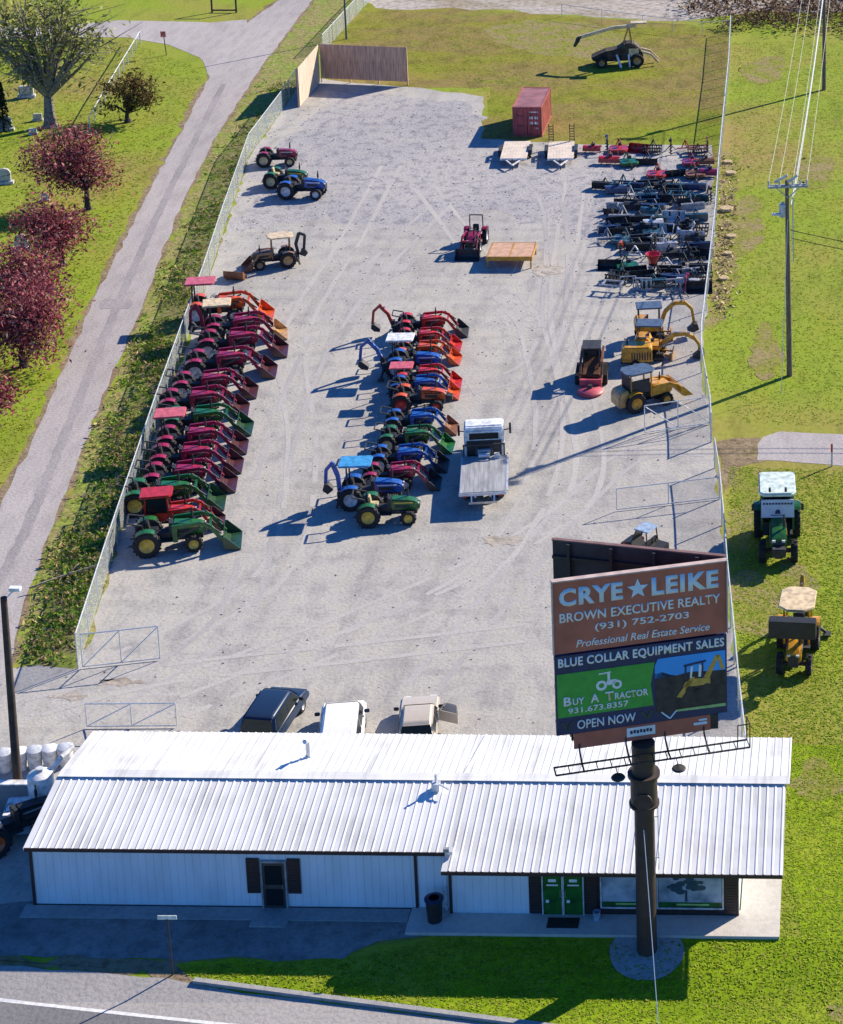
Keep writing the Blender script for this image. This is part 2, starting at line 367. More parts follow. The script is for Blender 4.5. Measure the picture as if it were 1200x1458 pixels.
RL=[(397,0),(352,33),(330,66),(300,107),(200,297),(130,434),(59,600),(0,722),(-60,850),(-130,1000)]
RRt=[(445,0),(372,95),(300,207),(255,300),(200,440),(132,600),(62,780),(30,875),(12,950),(-10,1010)]
top=[(475,-60),(430,-60)]
sheet('road_verge',gp([(470,-60),(452,0)]+off(RRt[1:],7)+[(-140,1010)]+[(x-6,y) for x,y in RL[::-1]]+[(425,-60)]),.004,M_dirt,jit=.35,step=1,seed=6)
sheet('side_road',gp([(478,-40)]+RRt+[(-140,1010)]+RL[::-1]+[(432,-40)]),.012,M_asphalt,jit=.12,step=1.2,seed=7)
M_tt=groundmat('tyre_track',[
 (0.3,(1,.4,1),5,[(.35,(.415,.397,.38)),(.6,(.462,.44,.415))],1,'MIX'),
 (5.5,O,5,[(.36,(.75,.75,.77)),(.5,(.96,.96,.96)),(.66,W)],.6,'MULTIPLY')],bump=.2)
M_td=groundmat('compacted_track',[
 (0.3,(1,.4,1),5,[(.35,(.36,.345,.34)),(.6,(.43,.41,.4))],1,'MIX'),
 (5.5,O,5,[(.36,(.75,.75,.77)),(.5,(.96,.96,.96)),(.66,W)],.6,'MULTIPLY')],bump=.2)
def track(pts,m,gap=1.55,wd=.3,seed=1):
    P2=[G(*p) for p in pts]; sm=[]
    for i in range(len(P2)-1):
        p0=P2[max(0,i-1)]; p1=P2[i]; p2=P2[i+1]; p3=P2[min(len(P2)-1,i+2)]
        for k in range(10):
            t=k/10; sm.append(.5*((2*p1)+(p2-p0)*t+(2*p0-5*p1+4*p2-p3)*t*t+(3*p1-p0-3*p2+p3)*t**3))
    for sd in(-gap/2,gap/2):
        L=[];Rr=[]
        for i,p in enumerate(sm):
            d=(sm[min(i+1,len(sm)-1)]-sm[max(i-1,0)]).normalized(); n=Vector((-d.y,d.x,0)); L.append(p+n*(sd-wd/2)); Rr.append(p+n*(sd+wd/2))
        b=MB(); q=random.Random(seed+int(sd*10)); zz=.0125+.0004*seed+(.0002 if sd>0 else 0)
        Lj=[Vector((p.x+q.gauss(0,.03),p.y,zz)) for p in L]; Rj=[Vector((p.x+q.gauss(0,.03),p.y,zz)) for p in Rr]
        b.add(Lj+Rj,[(i,i+1,len(Lj)+i+1,len(Lj)+i) for i in range(len(Lj)-1) if q.random()>.18])
        struct('tyre_track',b.mesh('tyre_track',m))
track([(60,985),(260,900),(400,800),(430,640),(420,480),(500,340),(560,230)],M_tt,seed=1)
track([(150,1000),(330,880),(380,700),(440,520),(520,400),(640,280)],M_td,seed=2)
track([(250,1010),(520,900),(700,800),(780,640),(760,480),(720,420),(600,260)],M_tt,seed=3)
track([(600,980),(700,860),(800,740),(900,650),(1010,640)],M_td,seed=4)
track([(300,960),(560,860),(760,760),(840,660),(800,440),(820,250)],M_tt,seed=5)
track([(40,1010),(240,960),(500,930),(760,900)],M_tt,seed=6)
track([(640,560),(760,520),(790,420),(780,280),(690,220)],M_td,seed=7)
mid=[((a[0]*.5+b[0]*.5),(a[1]+b[1])*.5) for a,b in zip(RL[3:9],RRt[2:8])]
cl=[G(*p) for p in [(318,120),(232,290),(168,432),(100,600),(35,760),(-30,880)]]
cw=.28
sheet('road_centre_wear',[p+Vector((-cw,0,0)) for p in cl]+[p+Vector((cw,0,0)) for p in cl[::-1]],.016,M_track,jit=.07,step=.5,seed=8)
sheet('road_patch',gp([(143,431),(150,426),(186,427),(190,432),(184,440),(142,440)]),.019,M_lane if False else M_track,jit=.03,step=.5,seed=91)
sheet('cross_road',gp([(-120,36),(60,40),(170,29),(300,32),(352,28),(360,60),(300,110),(285,82),(240,64),(180,54),(80,53),(-120,58)]),.016,M_asphalt,jit=.15,step=1.5,seed=9)
sheet('driveway_pad',gp([(1085,622),(1110,614),(1200,619),(1320,625),(1320,690),(1200,664),(1080,655)]),.012,M_asphalt,jit=.15,step=1,seed=10)
sheet('dirt_track',gp([(1016,628),(1085,622),(1090,660),(1050,665),(1030,700),(1026,668)]),.008,M_dirt,jit=.3,step=.7,seed=11)
sheet('dirt_track',gp([(1075,690),(1095,675),(1145,680),(1160,760),(1150,850),(1165,930),(1120,940),(1085,880),(1080,800)]),.006,M_dirt,jit=.7,step=.8,seed=12) if False else None
sheet('fence_chips',gp([(1030,215),(1052,225),(1045,300),(1050,400),(1030,455),(1006,470),(1012,400),(1022,300)]),.006,M_worn,jit=.25,step=.5,seed=13)
sheet('weed_ground',LF[:1]+LF[1:]+gp([(457,60),(520,-30),(462,-30),(448,0),(374,97),(304,207),(260,300),(205,440),(138,600),(68,780),(36,875),(22,945),(60,948)]),.010,M_weedbase,jit=.3,step=1,seed=14)
sheet('yard_asphalt',gp([(-300,1290),(46,1285),(640,1296),(600,1338),(540,1345),(500,1356),(490,1364),(300,1366),(0,1362),(-300,1350)]),.012,M_yard,jit=.15,step=.8,seed=15)
sheet('lawn',[G(*p) for p in [(250,1372),(330,1366),(490,1364),(520,1350),(640,1330),(1140,1335),(1112,1060),(1400,1060),(1400,1560),(840,1475),(620,1446),(285,1404)]],.010,M_lawn,jit=.15,step=.6,seed=16)
sheet('road_shoulder_dirt',gp([(-300,1345),(0,1362),(300,1366),(330,1372),(285,1404),(200,1392),(0,1376),(-300,1350)]),.008,M_dirt,jit=.2,step=.6,seed=17)
sheet('highway',gp([(-400,1335),(0,1374),(235,1393),(285,1405),(620,1447),(850,1477),(1500,1560),(1500,2100),(-400,2100)]),.014,M_highway,jit=.06,step=.8,seed=18)
hl=gp([(-300,1390),(0,1424),(300,1457),(600,1490),(1400,1580)])
sheet('highway_lane',hl+gp([(1500,2100),(-400,2100)]),.018,M_lane,jit=0)
sheet('edge_line',[p+Vector((0,.08,0)) for p in hl]+[p+Vector((0,-.08,0)) for p in hl[::-1]],.022,M_line,jit=.01,step=1)
# kerb along the lawn
kb=MB(); kp=gp([(275,1401),(450,1424),(620,1446),(850,1476),(1300,1535)])
for a,b in zip(kp,kp[1:]): kb.bar(a+Vector((0,.1,.06)),b+Vector((0,.1,.06)),.22,.16)
struct('kerb',kb.mesh('kerb',M_concg))
# bare patches in the grass at the right
for i,(x,y,rx,ry) in enumerate([(1085,705,1.5,4),(1075,860,1.3,3.5),(1130,830,1,2.2),(1165,1110,1.1,1.3),(1060,320,1.6,6),(1090,100,2,5),(1160,245,1.4,5),(1050,760,.6,3),(1195,1445,.5,.5),(1090,500,1,4)]):
    c=G(x,y); sheet('worn_patch',[c+Vector((rx*math.cos(t)*(1+.25*math.sin(3*t+i)),ry*math.sin(t)*(1+.2*math.cos(2*t+i)),0)) for t in [k*2*PI/18 for k in range(18)]],.0125+.0005*i,M_worn,jit=.22,step=.3,seed=40+i)
for i,(x,y,rx,ry) in enumerate([(60,1390,0,0)]): pass
for i,(x,y,rx,ry) in enumerate([(175,972,1.1,.35),(95,992,.8,.3),(1180,300,0,0),(780,385,1.2,1.2),(715,770,.9,.6)]):
    if not rx: continue
    c=G(x,y); sheet('sandy_patch',[c+Vector((rx*math.cos(t),ry*math.sin(t),0)) for t in [k*2*PI/16 for k in range(16)]],.018+.0005*i,M_bare,jit=.25,step=.25,seed=60+i)

# ------------------------------------------------------------------ leafy ground cover (nobody could count it)
def inpoly(p,poly):
    c=False; j=len(poly)-1
    for i in range(len(poly)):
        a,b=poly[i],poly[j]
        if (a[1]>p[1])!=(b[1]>p[1]) and p[0]<(b[0]-a[0])*(p[1]-a[1])/(b[1]-a[1])+a[0]: c=not c
        j=i
    return c
def leaf(mb,c,s,r,flat=.5):
    n=Vector((r.gauss(0,1),r.gauss(0,1),r.gauss(0,1)+flat)).normalized(); t=n.orthogonal().normalized()
    q=Matrix.Rotation(r.uniform(0,2*PI),3,n); t=q@t; b=n.cross(t)
    l=s*r.uniform(.7,1.3); wv=l*r.uniform(.45,.8)
    mb.add([c-t*l,c-b*wv*.6+t*l*.1,c+t*l,c+b*wv*.6-t*l*.1],[(0,1,2,3)])
def stuff(name,mb,m,label,cat):
    me=mb.mesh(name,m); o=bpy.data.objects.new(name,me); COL.objects.link(o); o['kind']='stuff'; o['label']=label; o['category']=cat; return o
wp=LF+gp([(457,60),(512,-20),(462,-20),(448,0),(374,97),(304,207),(260,300),(205,440),(138,600),(68,780),(36,875),(22,945),(60,948)])
mb=MB(); r=random.Random(21)
ys=[p.y for p in wp]; cnt=0
while cnt<1500:
    y=r.uniform(min(ys),max(ys)) if r.random()<.5 else r.uniform(min(ys),130); x=r.uniform(-60,-30)
    if not inpoly((x,y),wp): continue
    df=min(((Vector((x,y,0))-q0-(q1-q0)*max(0,min(1,(Vector((x,y,0))-q0).dot(q1-q0)/(q1-q0).length_squared))).length) for q0,q1 in zip(LF,LF[1:]))
    if df>2.6 and r.random()>.22*max(0,1-(df-2.6)/2.5)+(.5 if y<101 else 0): continue
    dense=.5+.5*math.sin(x*.9+y*.31)*math.cos(y*.23-x*.5)
    if r.random()>.08+.92*dense**1.3: continue
    cnt+=1; h=r.uniform(.08,.3)*(1.5 if dense>.75 else 1); rad=r.uniform(.25,.7)
    for k in range(r.randint(7,18)):
        a=r.uniform(0,2*PI); q=rad*math.sqrt(r.random()); zz=abs(r.gauss(0,.4))*h+.04
        p=Vector((x+q*math.cos(a),y+q*math.sin(a),min(zz,h*1.3)))
        if inpoly(p,wp): leaf(mb,p,r.uniform(.05,.19),r,1.0)
stuff('weeds',mb,M_weed,'tangle of green and brown weeds along the chain link fence by the side road','weeds')
mb=MB(); r=random.Random(22)
for (poly,n,hm,sz) in [([(255,1378),(330,1370),(490,1366),(640,1336),(1100,1340),(1125,1060),(1230,1060),(1230,1470),(840,1470),(620,1440),(290,1400)],12000,.06,.05),
                   ([(1040,60),(1230,60),(1230,610),(1060,600),(1015,560),(1010,480),(1040,230)],12000,.07,.06),
                   ([(1035,665),(1230,670),(1230,1060),(1065,1060),(1050,900)],9000,.07,.06),
                   ([(470,55),(520,18),(1036,45),(1022,200),(840,203),(695,195),(695,135)],9000,.07,.06),
                   ([(-20,60),(190,62),(280,95),(290,110),(190,297),(120,434),(50,600),(-20,730)],13000,.08,.07)]:
    pw=[G(*p) for p in poly]; x0=min(p.x for p in pw); x1=max(p.x for p in pw); y0=min(p.y for p in pw); y1=max(p.y for p in pw); c=0
    while c<n:
        x=r.uniform(x0,x1); y=r.uniform(y0,y1)
        if not inpoly((x,y),pw): continue
        c+=1
        for k in range(2): leaf(mb,Vector((x+r.gauss(0,.08),y+r.gauss(0,.08),fz(y)+r.uniform(.012,.03))),sz*1.3,r,5)
stuff('grass_tufts',mb,M_tuft,'short tufts of green grass standing in the lawns and verges','grass')
mb=MB(); r=random.Random(23)
bx=[(925,14),(1005,26),(1040,44),(1100,46),(1230,52),(1230,-50),(940,-60)]
pw=[G(*p) for p in bx]; c=0
while c<420:
    x=r.uniform(-12,8); y=r.uniform(204,250)
    if not inpoly((x,y),pw): continue
    c+=1; h=r.uniform(.8,2.3)
    for k in range(26):
        a=r.uniform(0,2*PI); q=1.1*math.sqrt(r.random()); leaf(mb,Vector((x+q*math.cos(a),y+q*math.sin(a),h*r.random())),r.uniform(.12,.28),r,.2)
stuff('dry_brush',mb,M_brush,'belt of dry reddish brush beyond the mown grass','brush')
mb=MB(); r=random.Random(26)
M_chip=leafmat('wood_chip_mix',[(0,(.32,.22,.1)),(.4,(.5,.38,.2)),(.7,(.68,.52,.32)),(1,(.4,.3,.15))],trans=0)
for i in range(1000):
    k=r.random(); px=1036+r.gauss(0,8)-10*k; py=225+k*225; c=G(px,py); leaf(mb,c+Vector((r.gauss(0,.25),r.gauss(0,.4),r.uniform(.01,.07))),r.uniform(.08,.2),r,1)
stuff('wood_chips',mb,M_chip,'tan wood chips and bark scraps strewn along the outside of the right fence','wood chips')
# small stones on the gravel
mb=MB(); r=random.Random(24); c=0
gpoly=[(p.x,p.y) for p in gpts]
while c<1500:
    x=r.uniform(-45,-1); y=r.uniform(82,182)
    if not inpoly((x,y),gpoly): continue
    if y<125 and r.random()<.6: continue
    c+=1; s=r.uniform(.015,.045)*(1.2 if y>140 else 1)
    mb.box((x,y,.008+s*.4),(s*2,s*1.6,s*1.2),(r.uniform(-.4,.4),r.uniform(-.4,.4),r.uniform(0,3)))
stuff('loose_stones',mb,mat('stone_chips',(.42,.4,.4),rough=.95,var=.3,scale=2),'loose grey stones scattered over the gravel lot','gravel')

# ------------------------------------------------------------------ trees
def tree(name,label,cat,base,h,crown,n,leafm,barkm,rad,lsize,group=None,trunk_h=None,seed=1,ncl=16,tr=.22,lean=(0,0),csize=.42):
    r=random.Random(seed); t=thing(name,label,cat,base,0,group)
    th=trunk_h or h*.35; cx,cy,cz=crown; cl=[]
    for i in range(ncl):
        while True:
            v=Vector((r.uniform(-1,1),r.uniform(-1,1),r.uniform(-1,1)))
            if v.length<1: break
        v=v*(.55+.45*r.random()); cl.append(Vector((cx+v.x*rad[0],cy+v.y*rad[1],cz+v.z*rad[2])))
    def trunk(b):
        pts=[Vector((0,0,0)),Vector((lean[0]*.3+r.gauss(0,.05),lean[1]*.3,th*.5)),Vector((lean[0],lean[1],th))]
        b.cyl((0,0,-.05),(0,0,.25),tr*1.7,tr*1.1,9); b.cyl((0,0,.25),pts[1],tr*1.1,tr*.9,9); b.cyl(pts[1],pts[2],tr*.9,tr*.7,9)
        for c in cl:
            m=pts[2].lerp(c,.5)+Vector((r.gauss(0,.25),r.gauss(0,.25),r.gauss(0,.2)+.15))
            b.cyl(pts[2],m,tr*.45,tr*.22,6); b.cyl(m,c,tr*.22,tr*.06,5)
            for k in range(5):
                e=c+Vector((r.gauss(0,rad[0]*.28),r.gauss(0,rad[1]*.28),r.gauss(0,rad[2]*.25))); b.cyl(m.lerp(c,.6),e,tr*.1,.012,4)
    part('trunk',trunk,barkm,t)
    def crownf(b):
        for i in range(n):
            c=r.choice(cl); g=csize
            p=c+Vector((r.gauss(0,rad[0]*g*.6),r.gauss(0,rad[1]*g*.6),r.gauss(0,rad[2]*g*.6)))
            leaf(b,p,lsize*r.uniform(.6,1.4),r,.3)
    part('crown',crownf,leafm,t); return t
tg='maroon leaved trees by the cemetery'
tree('ornamental_tree','maroon leaved tree beside the brown shrub, farthest of the row','tree',G(125,298),6.5,(-1.2,.2,3.9),7140,M_leafred,M_darkbark,(3.6,2.8,2.8),.14,tg,1.5,seed=1,ncl=26)
tree('ornamental_tree','smaller maroon leaved tree with a bare dark trunk, second of the row','tree',G(89,378),5,(-.8,0,3.1),5100,M_leafred,M_darkbark,(3.2,2.4,2.3),.14,tg,1.3,seed=2,ncl=22)
tree('ornamental_tree','maroon leaved tree between the second one and the broad one','tree',G(52,452),5,(-.6,0,3.0),5100,M_leafred,M_darkbark,(3.0,2.4,2.4),.14,tg,1.3,seed=8,ncl=22)
tree('ornamental_tree','broad dense maroon leaved tree at the left edge of the verge','tree',G(34,522),6.5,(-.3,0,3.2),7140,M_leafred,M_darkbark,(3.1,2.7,2.7),.14,tg,1.5,seed=3,ncl=26)
tree('ornamental_tree','maroon leaved tree nearest the building, mostly outside the picture','tree',G(-6,608),5,(-.3,0,2.6),3740,M_leafred,M_darkbark,(1.9,1.8,1.9),.13,tg,1.2,seed=4,ncl=18)
tree('ornamental_tree','sparse brown leaved tree by the white topped cemetery fence','tree',G(182,174),5,(-.2,.3,2.3),1900,M_leafbr,M_darkbark,(3.0,2.4,2.1),.17,None,.8,seed=5,ncl=26,csize=.3)
tree('shade_tree','tall half bare tree with grey limbs and yellow green leaves','tree',G(72,180),12,(-.6,.5,8.0),3100,M_leafye,M_bark,(6.4,4.5,5.0),.24,None,2.6,seed=6,ncl=64,tr=.5,csize=.3)
def conif(b):
    r=random.Random(9)
    for i in range(900):
        z=r.random()**.8*4.2; q=.75*(1-z/4.4)*math.sqrt(r.random())+.05; a=r.uniform(0,2*PI); leaf(b,Vector((q*math.cos(a),q*math.sin(a),z+.1)),.14,r,.1)
t=thing('conifer','dark narrow conifer among the gravestones','tree',G(6,188)); part('crown',conif,M_leafdk,t); part('trunk',lambda b:b.cyl((0,0,0),(0,0,3.6),.12,.03,8),M_darkbark,t)

# ------------------------------------------------------------------ gravestones
def stone(px,py,kind,label,rz=.2,s=1):
    s*=.8
    t=thing('gravestone',label,'gravestone',G(px,py),rz,'gravestones',s)
    part('base',lambda b:b.box((0,0,.1),(1.1,.5,.2)),M_stone,t,key='b',bevel=.02)
    if kind=='round': part('tablet',lambda b:b.prism([(-.4,.2),(.4,.2),(.4,.8),(.25,1.0),(0,1.08),(-.25,1.0),(-.4,.8)],-.12,.12),M_stone,t,key='r',bevel=.015)
    elif kind=='flat': part('tablet',lambda b:b.box((0,0,.5),(.9,.3,.6)),M_stone,t,key='f',bevel=.03)
    else: part('tablet',lambda b:(b.box((0,0,.9),(.22,.18,1.4)),b.box((0,0,1.15),(.7,.18,.2))),M_stone,t,key='c',bevel=.015)
stone(38,139,'flat','broad pinkish gravestone behind the large tree',s=1.7)
stone(47,192,'flat','low white gravestone at the foot of the large tree',s=.9)
stone(54,172,'flat','pale gravestone close to the large trunk',s=1.0)
stone(9,186,'round','tall pale gravestone beside the conifer',s=1.5)
stone(7,262,'round','upright white gravestone with a rounded top at the picture edge',s=1.5)
stone(64,286,'round','small white gravestone half under the maroon tree',s=.8)
stone(31,356,'round','tall white gravestone standing in maroon foliage',s=1.4)

# ------------------------------------------------------------------ fences
def fence(name,label,pts,h,m,post_every=3.0,postr=.035,rail=True,postm=None,group=None):
    o=thing(name,label,'fence',pts[0],0,group); o0=Vector(pts[0]); postm=postm or M_galv
    me=bpy.data.meshes.new('wire_mesh'); bm=bmesh.new(); uvl=bm.loops.layers.uv.new('UVMap'); acc=0
    for a,b in zip(pts,pts[1:]):
        L=(Vector(b)-Vector(a)).length
        vs=[bm.verts.new(Vector(p)-o0+Vector((0,0,z))) for p,z in((a,.04),(b,.04),(b,h),(a,h))]; f=bm.faces.new(vs)
        for lp,uv in zip(f.loops,((acc,0),(acc+L,0),(acc+L,h),(acc,h))): lp[uvl].uv=uv
        acc+=L
    bm.to_mesh(me); bm.free(); me.materials.append(m)
    wm=bpy.data.objects.new('wire_mesh',me); COL.objects.link(wm); wm.parent=o
    if rail: part('top_rail',lambda b:b.tube([Vector(p)-o0+Vector((0,0,h)) for p in pts],postr*.8,6),postm,o)
    for a,b in zip(pts,pts[1:]):
        n=max(1,round((Vector(b)-Vector(a)).length/post_every))
        for i in range(n):
            p=Vector(a).lerp(Vector(b),i/n)-o0
            part('post',lambda bb:bb.cyl((0,0,-.1),(0,0,h+.05),postr,postr,7),postm,o,key=('p',h,postr),loc=p)
    part('post',lambda bb:bb.cyl((0,0,-.1),(0,0,h+.05),postr*1.3,postr*1.3,7),postm,o,key=('pe',h,postr),loc=Vector(pts[-1])-o0)
    return o
fence('chain_link_fence','long galvanised chain link fence between the side road weeds and the gravel lot',LF,1.8,M_chain)
fence('chain_link_fence','chain link fence behind the wooden screen running to the far road',[G(x,y,1.8).xy.to_3d() for x,y in[(458,50),(506,-2),(545,-42)]],1.8,M_chain)
fence('chain_link_fence','far right chain link fence beside the implements and the mown grass',RF,1.8,M_chainr,postr=.045)
fence('chain_link_fence','chain link fence running behind the billboard to the building',RF2,1.8,M_chainr,postr=.045)
fence('chain_link_fence','thin back fence between the field and the bare earth',[RF[0]]+gp([(1000,50),(915,40),(800,24)]),1.3,M_chainthin,4,.03)
fence('chain_link_fence','white topped cemetery fence at the top left verge',[G(128,186)]+gp([(150,146),(170,112),(200,62)]),1.2,M_chainthin,2.5,.05,postm=P('white'))
def gate(label,a,b,h,m,rm,diag=True,lean=0):
    a=Vector(a); b=Vector(b); d=b-a; L=d.length; t=thing('chain_link_gate',label,'gate',a,math.atan2(d.y,d.x),'open yard gates')
    r_=.03
    def fr(bb):
        bb.tube([(0,0,.1),(0,0,h),(L,0,h),(L,0,.1),(0,0,.1)],r_,7); bb.tube([(L/2,0,.1),(L/2,0,h)],r_,7)
    part('gate_frame',fr,rm,t)
    if diag:
        part('brace',lambda bb:bb.tube([(.03,0,.12),(L/2,0,h-.03)],r_*.9,7),rm,t); part('brace',lambda bb:bb.tube([(L/2,0,.12),(L,0,h-.03)],r_*.9,7),rm,t)
    me=bpy.data.meshes.new('wire_mesh'); bm=bmesh.new(); uvl=bm.loops.layers.uv.new('UVMap')
    f=bm.faces.new([bm.verts.new(v) for v in((0,0,.1),(L,0,.1),(L,0,h),(0,0,h))])
    for lp,uv in zip(f.loops,((0,0),(L,0),(L,h),(0,h))): lp[uvl].uv=uv
    bm.to_mesh(me); bm.free(); me.materials.append(m); o=bpy.data.objects.new('wire_mesh',me); COL.objects.link(o); o.parent=t
    return t
gate('open gate leaf with two braces hinged at the lower left fence corner',G(118,952),G(228,940),1.75,M_chainthin,M_galv)
gate('open gate leaf with two braces standing across the near left drive',G(124,1037),G(252,1036),1.2,M_chainthin,M_galv)
gate('braced gate leaf coloured shiny white beside the yellow loader at the right fence',G(1012,604),G(918,618),1.75,M_chainthin,P('white'))  # frame and braces coloured white to carry the shine of bare metal
gate('gate leaf swung open inside the right hand fence gap',RF2[1],G(878,728),1.3,M_chainthin,M_galv,diag=False)

# wooden screen
hw=3.6
def screen(label,a,b,m,zb):
    a=Vector(a); b=Vector(b); d=b-a; L=d.length; t=thing('wooden_screen',label,'wooden fence',a,math.atan2(d.y,d.x))
    n=int(L/.2); r=random.Random(5)
    for lv in (0,1):
        def fn(bb):
            for i in range(n): bb.box(((i+.5)*L/n,r.uniform(-.008,.008),zb+(hw-zb)*(.25+.5*lv)),(L/n*.96,.03,(hw-zb)/2-.015))
        part('plank_panel',fn,m,t)
    for i in range(4): part('post',lambda bb:bb.box((0,.09,hw/2),(.1,.1,hw)),M_plank,t,key='sp',loc=(L*i/3,0,0))
    for z in(.9,2,3.2): part('rail',lambda bb:bb.box((L/2,.05,z),(L,.05,.09)),M_plank,t)
screen('tall brown wooden plank screen facing the gravel lot',G(458,117),G(580,122),M_plank,.35)
screen('tall plank screen coloured sunlit pale beside the left fence',G(427,153),G(455.5,118),M_plankl,.05)

# ------------------------------------------------------------------ building
ROT=R(-1.0); BX=Vector((-29.5,73.0,0))
B=thing('metal_shop_building','long white metal shop building with ribbed gable roof and front canopy','building',BX,ROT)
UW=27.15; VB=7.6; EZ=2.55
def rib_wall(b,u0,u1,v,z0,z1,nrm=-1,pitch=.3):
    u=u0; n=max(1,round((u1-u0)/pitch)); st=(u1-u0)/n
    for i in range(n):
        a=u0+i*st; b.quad((a,v,z0),(a+st*.86,v,z0),(a+st*.86,v,z1),(a,v,z1))
        b.add([(a+st*.86,v,z0),(a+st*.93,v+nrm*.022,z0),(a+st,v,z0),(a+st*.86,v,z1),(a+st*.93,v+nrm*.022,z1),(a+st,v,z1)],[(0,1,4,3),(1,2,5,4)])
def wallf(b): rib_wall(b,0,16.1,0,.02,EZ); rib_wall(b,16.1,19.15,-.3,.02,EZ-.1)
part('front_wall',wallf,M_wallw,B)
part('shopfront_wall',lambda b:b.box(((19.15+UW)/2,-.27,1.23),(UW-19.15,.06,2.46)),M_trim,B)
part('side_wall',lambda b:b.box((.03,VB/2,EZ/2),(.05,VB-.1,EZ)),M_wallw,B)
part('side_wall',lambda b:b.box((UW-.03,VB/2-.15,EZ/2-.05),(.05,VB+.15,EZ-.1)),M_wallw,B)
part('back_wall',lambda b:b.box((UW/2,VB,EZ/2),(UW-.1,.05,EZ)),M_wallw,B)
for u in(0.0,16.1): part('gable',lambda b:b.add([(0,0,EZ),(0,VB,EZ),(0,VB/2+.05,3.05)],[(0,1,2)]),M_wallw,B,loc=(.03 if u==0 else UW-.03,0,0))
RV=3.87; RZ=3.17; SL=(RZ-2.6)/RV
def zf(v): return RZ-abs(v-RV)*SL
def rib_roof(b,u0,u1,v0,v1,pitch=.31):
    n=round((u1-u0)/pitch); st=(u1-u0)/n
    for i in range(n):
        a=u0+i*st; e=.022
        prof=[(a,0),(a+st*.7,0),(a+st*.78,e),(a+st*.92,e),(a+st,0)]
        for (p,q) in zip(prof,prof[1:]):
            b.quad((p[0],v0,zf(v0)+p[1]),(q[0],v0,zf(v0)+q[1]),(q[0],v1,zf(v1)+q[1]),(p[0],v1,zf(v1)+p[1]))
part('roof_front',lambda b:(rib_roof(b,-.15,16.0,-.12,RV-.05),rib_roof(b,16.0,28.8,-1.05,RV-.05)),M_roof,B)
part('roof_back',lambda b:(rib_roof(b,-.15,16.0,RV+.05,VB+.25),rib_roof(b,16.0,29.0,RV+.05,VB+.25)),M_roof,B)
part('ridge_cap',lambda b:(b.bar((-.15,RV-.1,RZ+.035),(29.0,RV-.1,RZ+.035),.26,.012),b.bar((-.15,RV+.16,RZ+.036),(29.0,RV+.16,RZ+.036),.26,.012)),M_roof,B)
part('roof_seam',lambda b:b.bar((16.0,RV+.2,zf(RV+.2)+.05),(16.3,VB+.2,zf(VB+.2)+.05),.09,.02),M_roof,B)
part('fascia',lambda b:b.box((7.95,-.13,2.53),(16.2,.05,.14)),M_trim,B)
part('fascia',lambda b:b.box((22.4,-1.07,zf(-1.05)-.07),(12.85,.05,.14)),M_trim,B)
part('fascia',lambda b:b.bar((16.0,-1.05,zf(-1.05)-.06),(16.0,-.1,zf(-.1)-.06),.05,.12),M_roof,B); part('fascia',lambda b:b.bar((28.83,-1.05,zf(-1.05)-.05),(28.83,RV,RZ-.06),.04,.1),M_roof,B)
part('fascia',lambda b:(b.bar((-.17,-.12,2.52),(-.17,RV,RZ-.06),.04,.12),b.bar((-.17,RV,RZ-.06),(-.17,VB+.25,zf(VB+.25)-.06),.04,.12)),M_roof,B)
part('soffit',lambda b:b.box((22.4,-.68,2.4),(12.6,.74,.03)),M_wallw,B)
for u,v in((.04,0),(14.8,0),(16.16,-.3)): part('corner_trim',lambda b:b.box((0,-.03,EZ/2-.04),(.11,.06,EZ-.1)),M_trim,B,key='ct',loc=(u,v,0))
part('return_wall',lambda b:b.box((16.13,-.13,1.22),(.05,.3,2.42)),M_wallw,B)
part('base_trim',lambda b:b.box((8,-.02,.06),(15.8,.03,.08)),M_trim,B)
for u0,u1 in((8.28,8.82),(9.86,10.38)): part('shutter',lambda b:[b.box((0,-.04,1.45),(.5,.05,1.5))]+[b.box((0,-.07,.8+k*.11),(.42,.02,.07)) for k in range(13)],M_trim,B,key='sh',loc=((u0+u1)/2,0,0))
d=part('entry_door',lambda b:b.box((9.34,-.05,1.02),(.86,.05,2.0)),mat('dark_door',(.06,.055,.055),rough=.4),B)
part('door_frame',lambda b:(b.box((8.88,-.06,1.06),(.07,.09,2.1)),b.box((9.81,-.06,1.06),(.07,.09,2.1)),b.box((9.34,-.06,2.08),(.86,.09,.08))),P('grey'),d)
part('pane',lambda b:(b.box((9.34,-.09,1.5),(.66,.02,.8)),b.box((9.34,-.09,.55),(.66,.02,.7))),M_glass,d)
part('handle',lambda b:b.box((9.68,-.11,1.02),(.04,.05,.18)),M_chrome,d)
for u in(19.4,21.55,26.85): part('shutter',lambda b:[b.box((0,-.03,1.2),(.4,.05,1.95))]+[b.box((0,-.06,.35+k*.12),(.34,.02,.08)) for k in range(15)],M_trim,B,key='sh2',loc=(u,-.3,0))
M_gdoor=mat('green_poster',(.01,.13,.02),rough=.35,var=.3,scale=2)
for k,u in enumerate((20.05,20.85)):
    d=part('shop_door',lambda b:b.box((0,-.02,1.03),(.74,.05,1.9)),M_gdoor,B,key='gd',loc=(u,-.3,0))
    part('door_frame',lambda b:(b.box((-.38,-.04,1.05),(.05,.08,2.06)),b.box((.38,-.04,1.05),(.05,.08,2.06)),b.box((0,-.04,2.05),(.72,.08,.06)),b.box((0,-.04,.05),(.72,.08,.06))),P('silver'),d,key='gdf')
    for dx,dz,dw,dh_ in((0,1.6,.3,.12),(0,1.4,.44,.06),(-.2,.7,.12,.12)): part('decal',lambda b:b.box((dx,-.05,dz),(dw,.012,dh_)),M_letterw,d)
    part('handle',lambda b:b.box((-.3 if k else .3,-.08,1.05),(.03,.04,.3)),M_chrome,d)
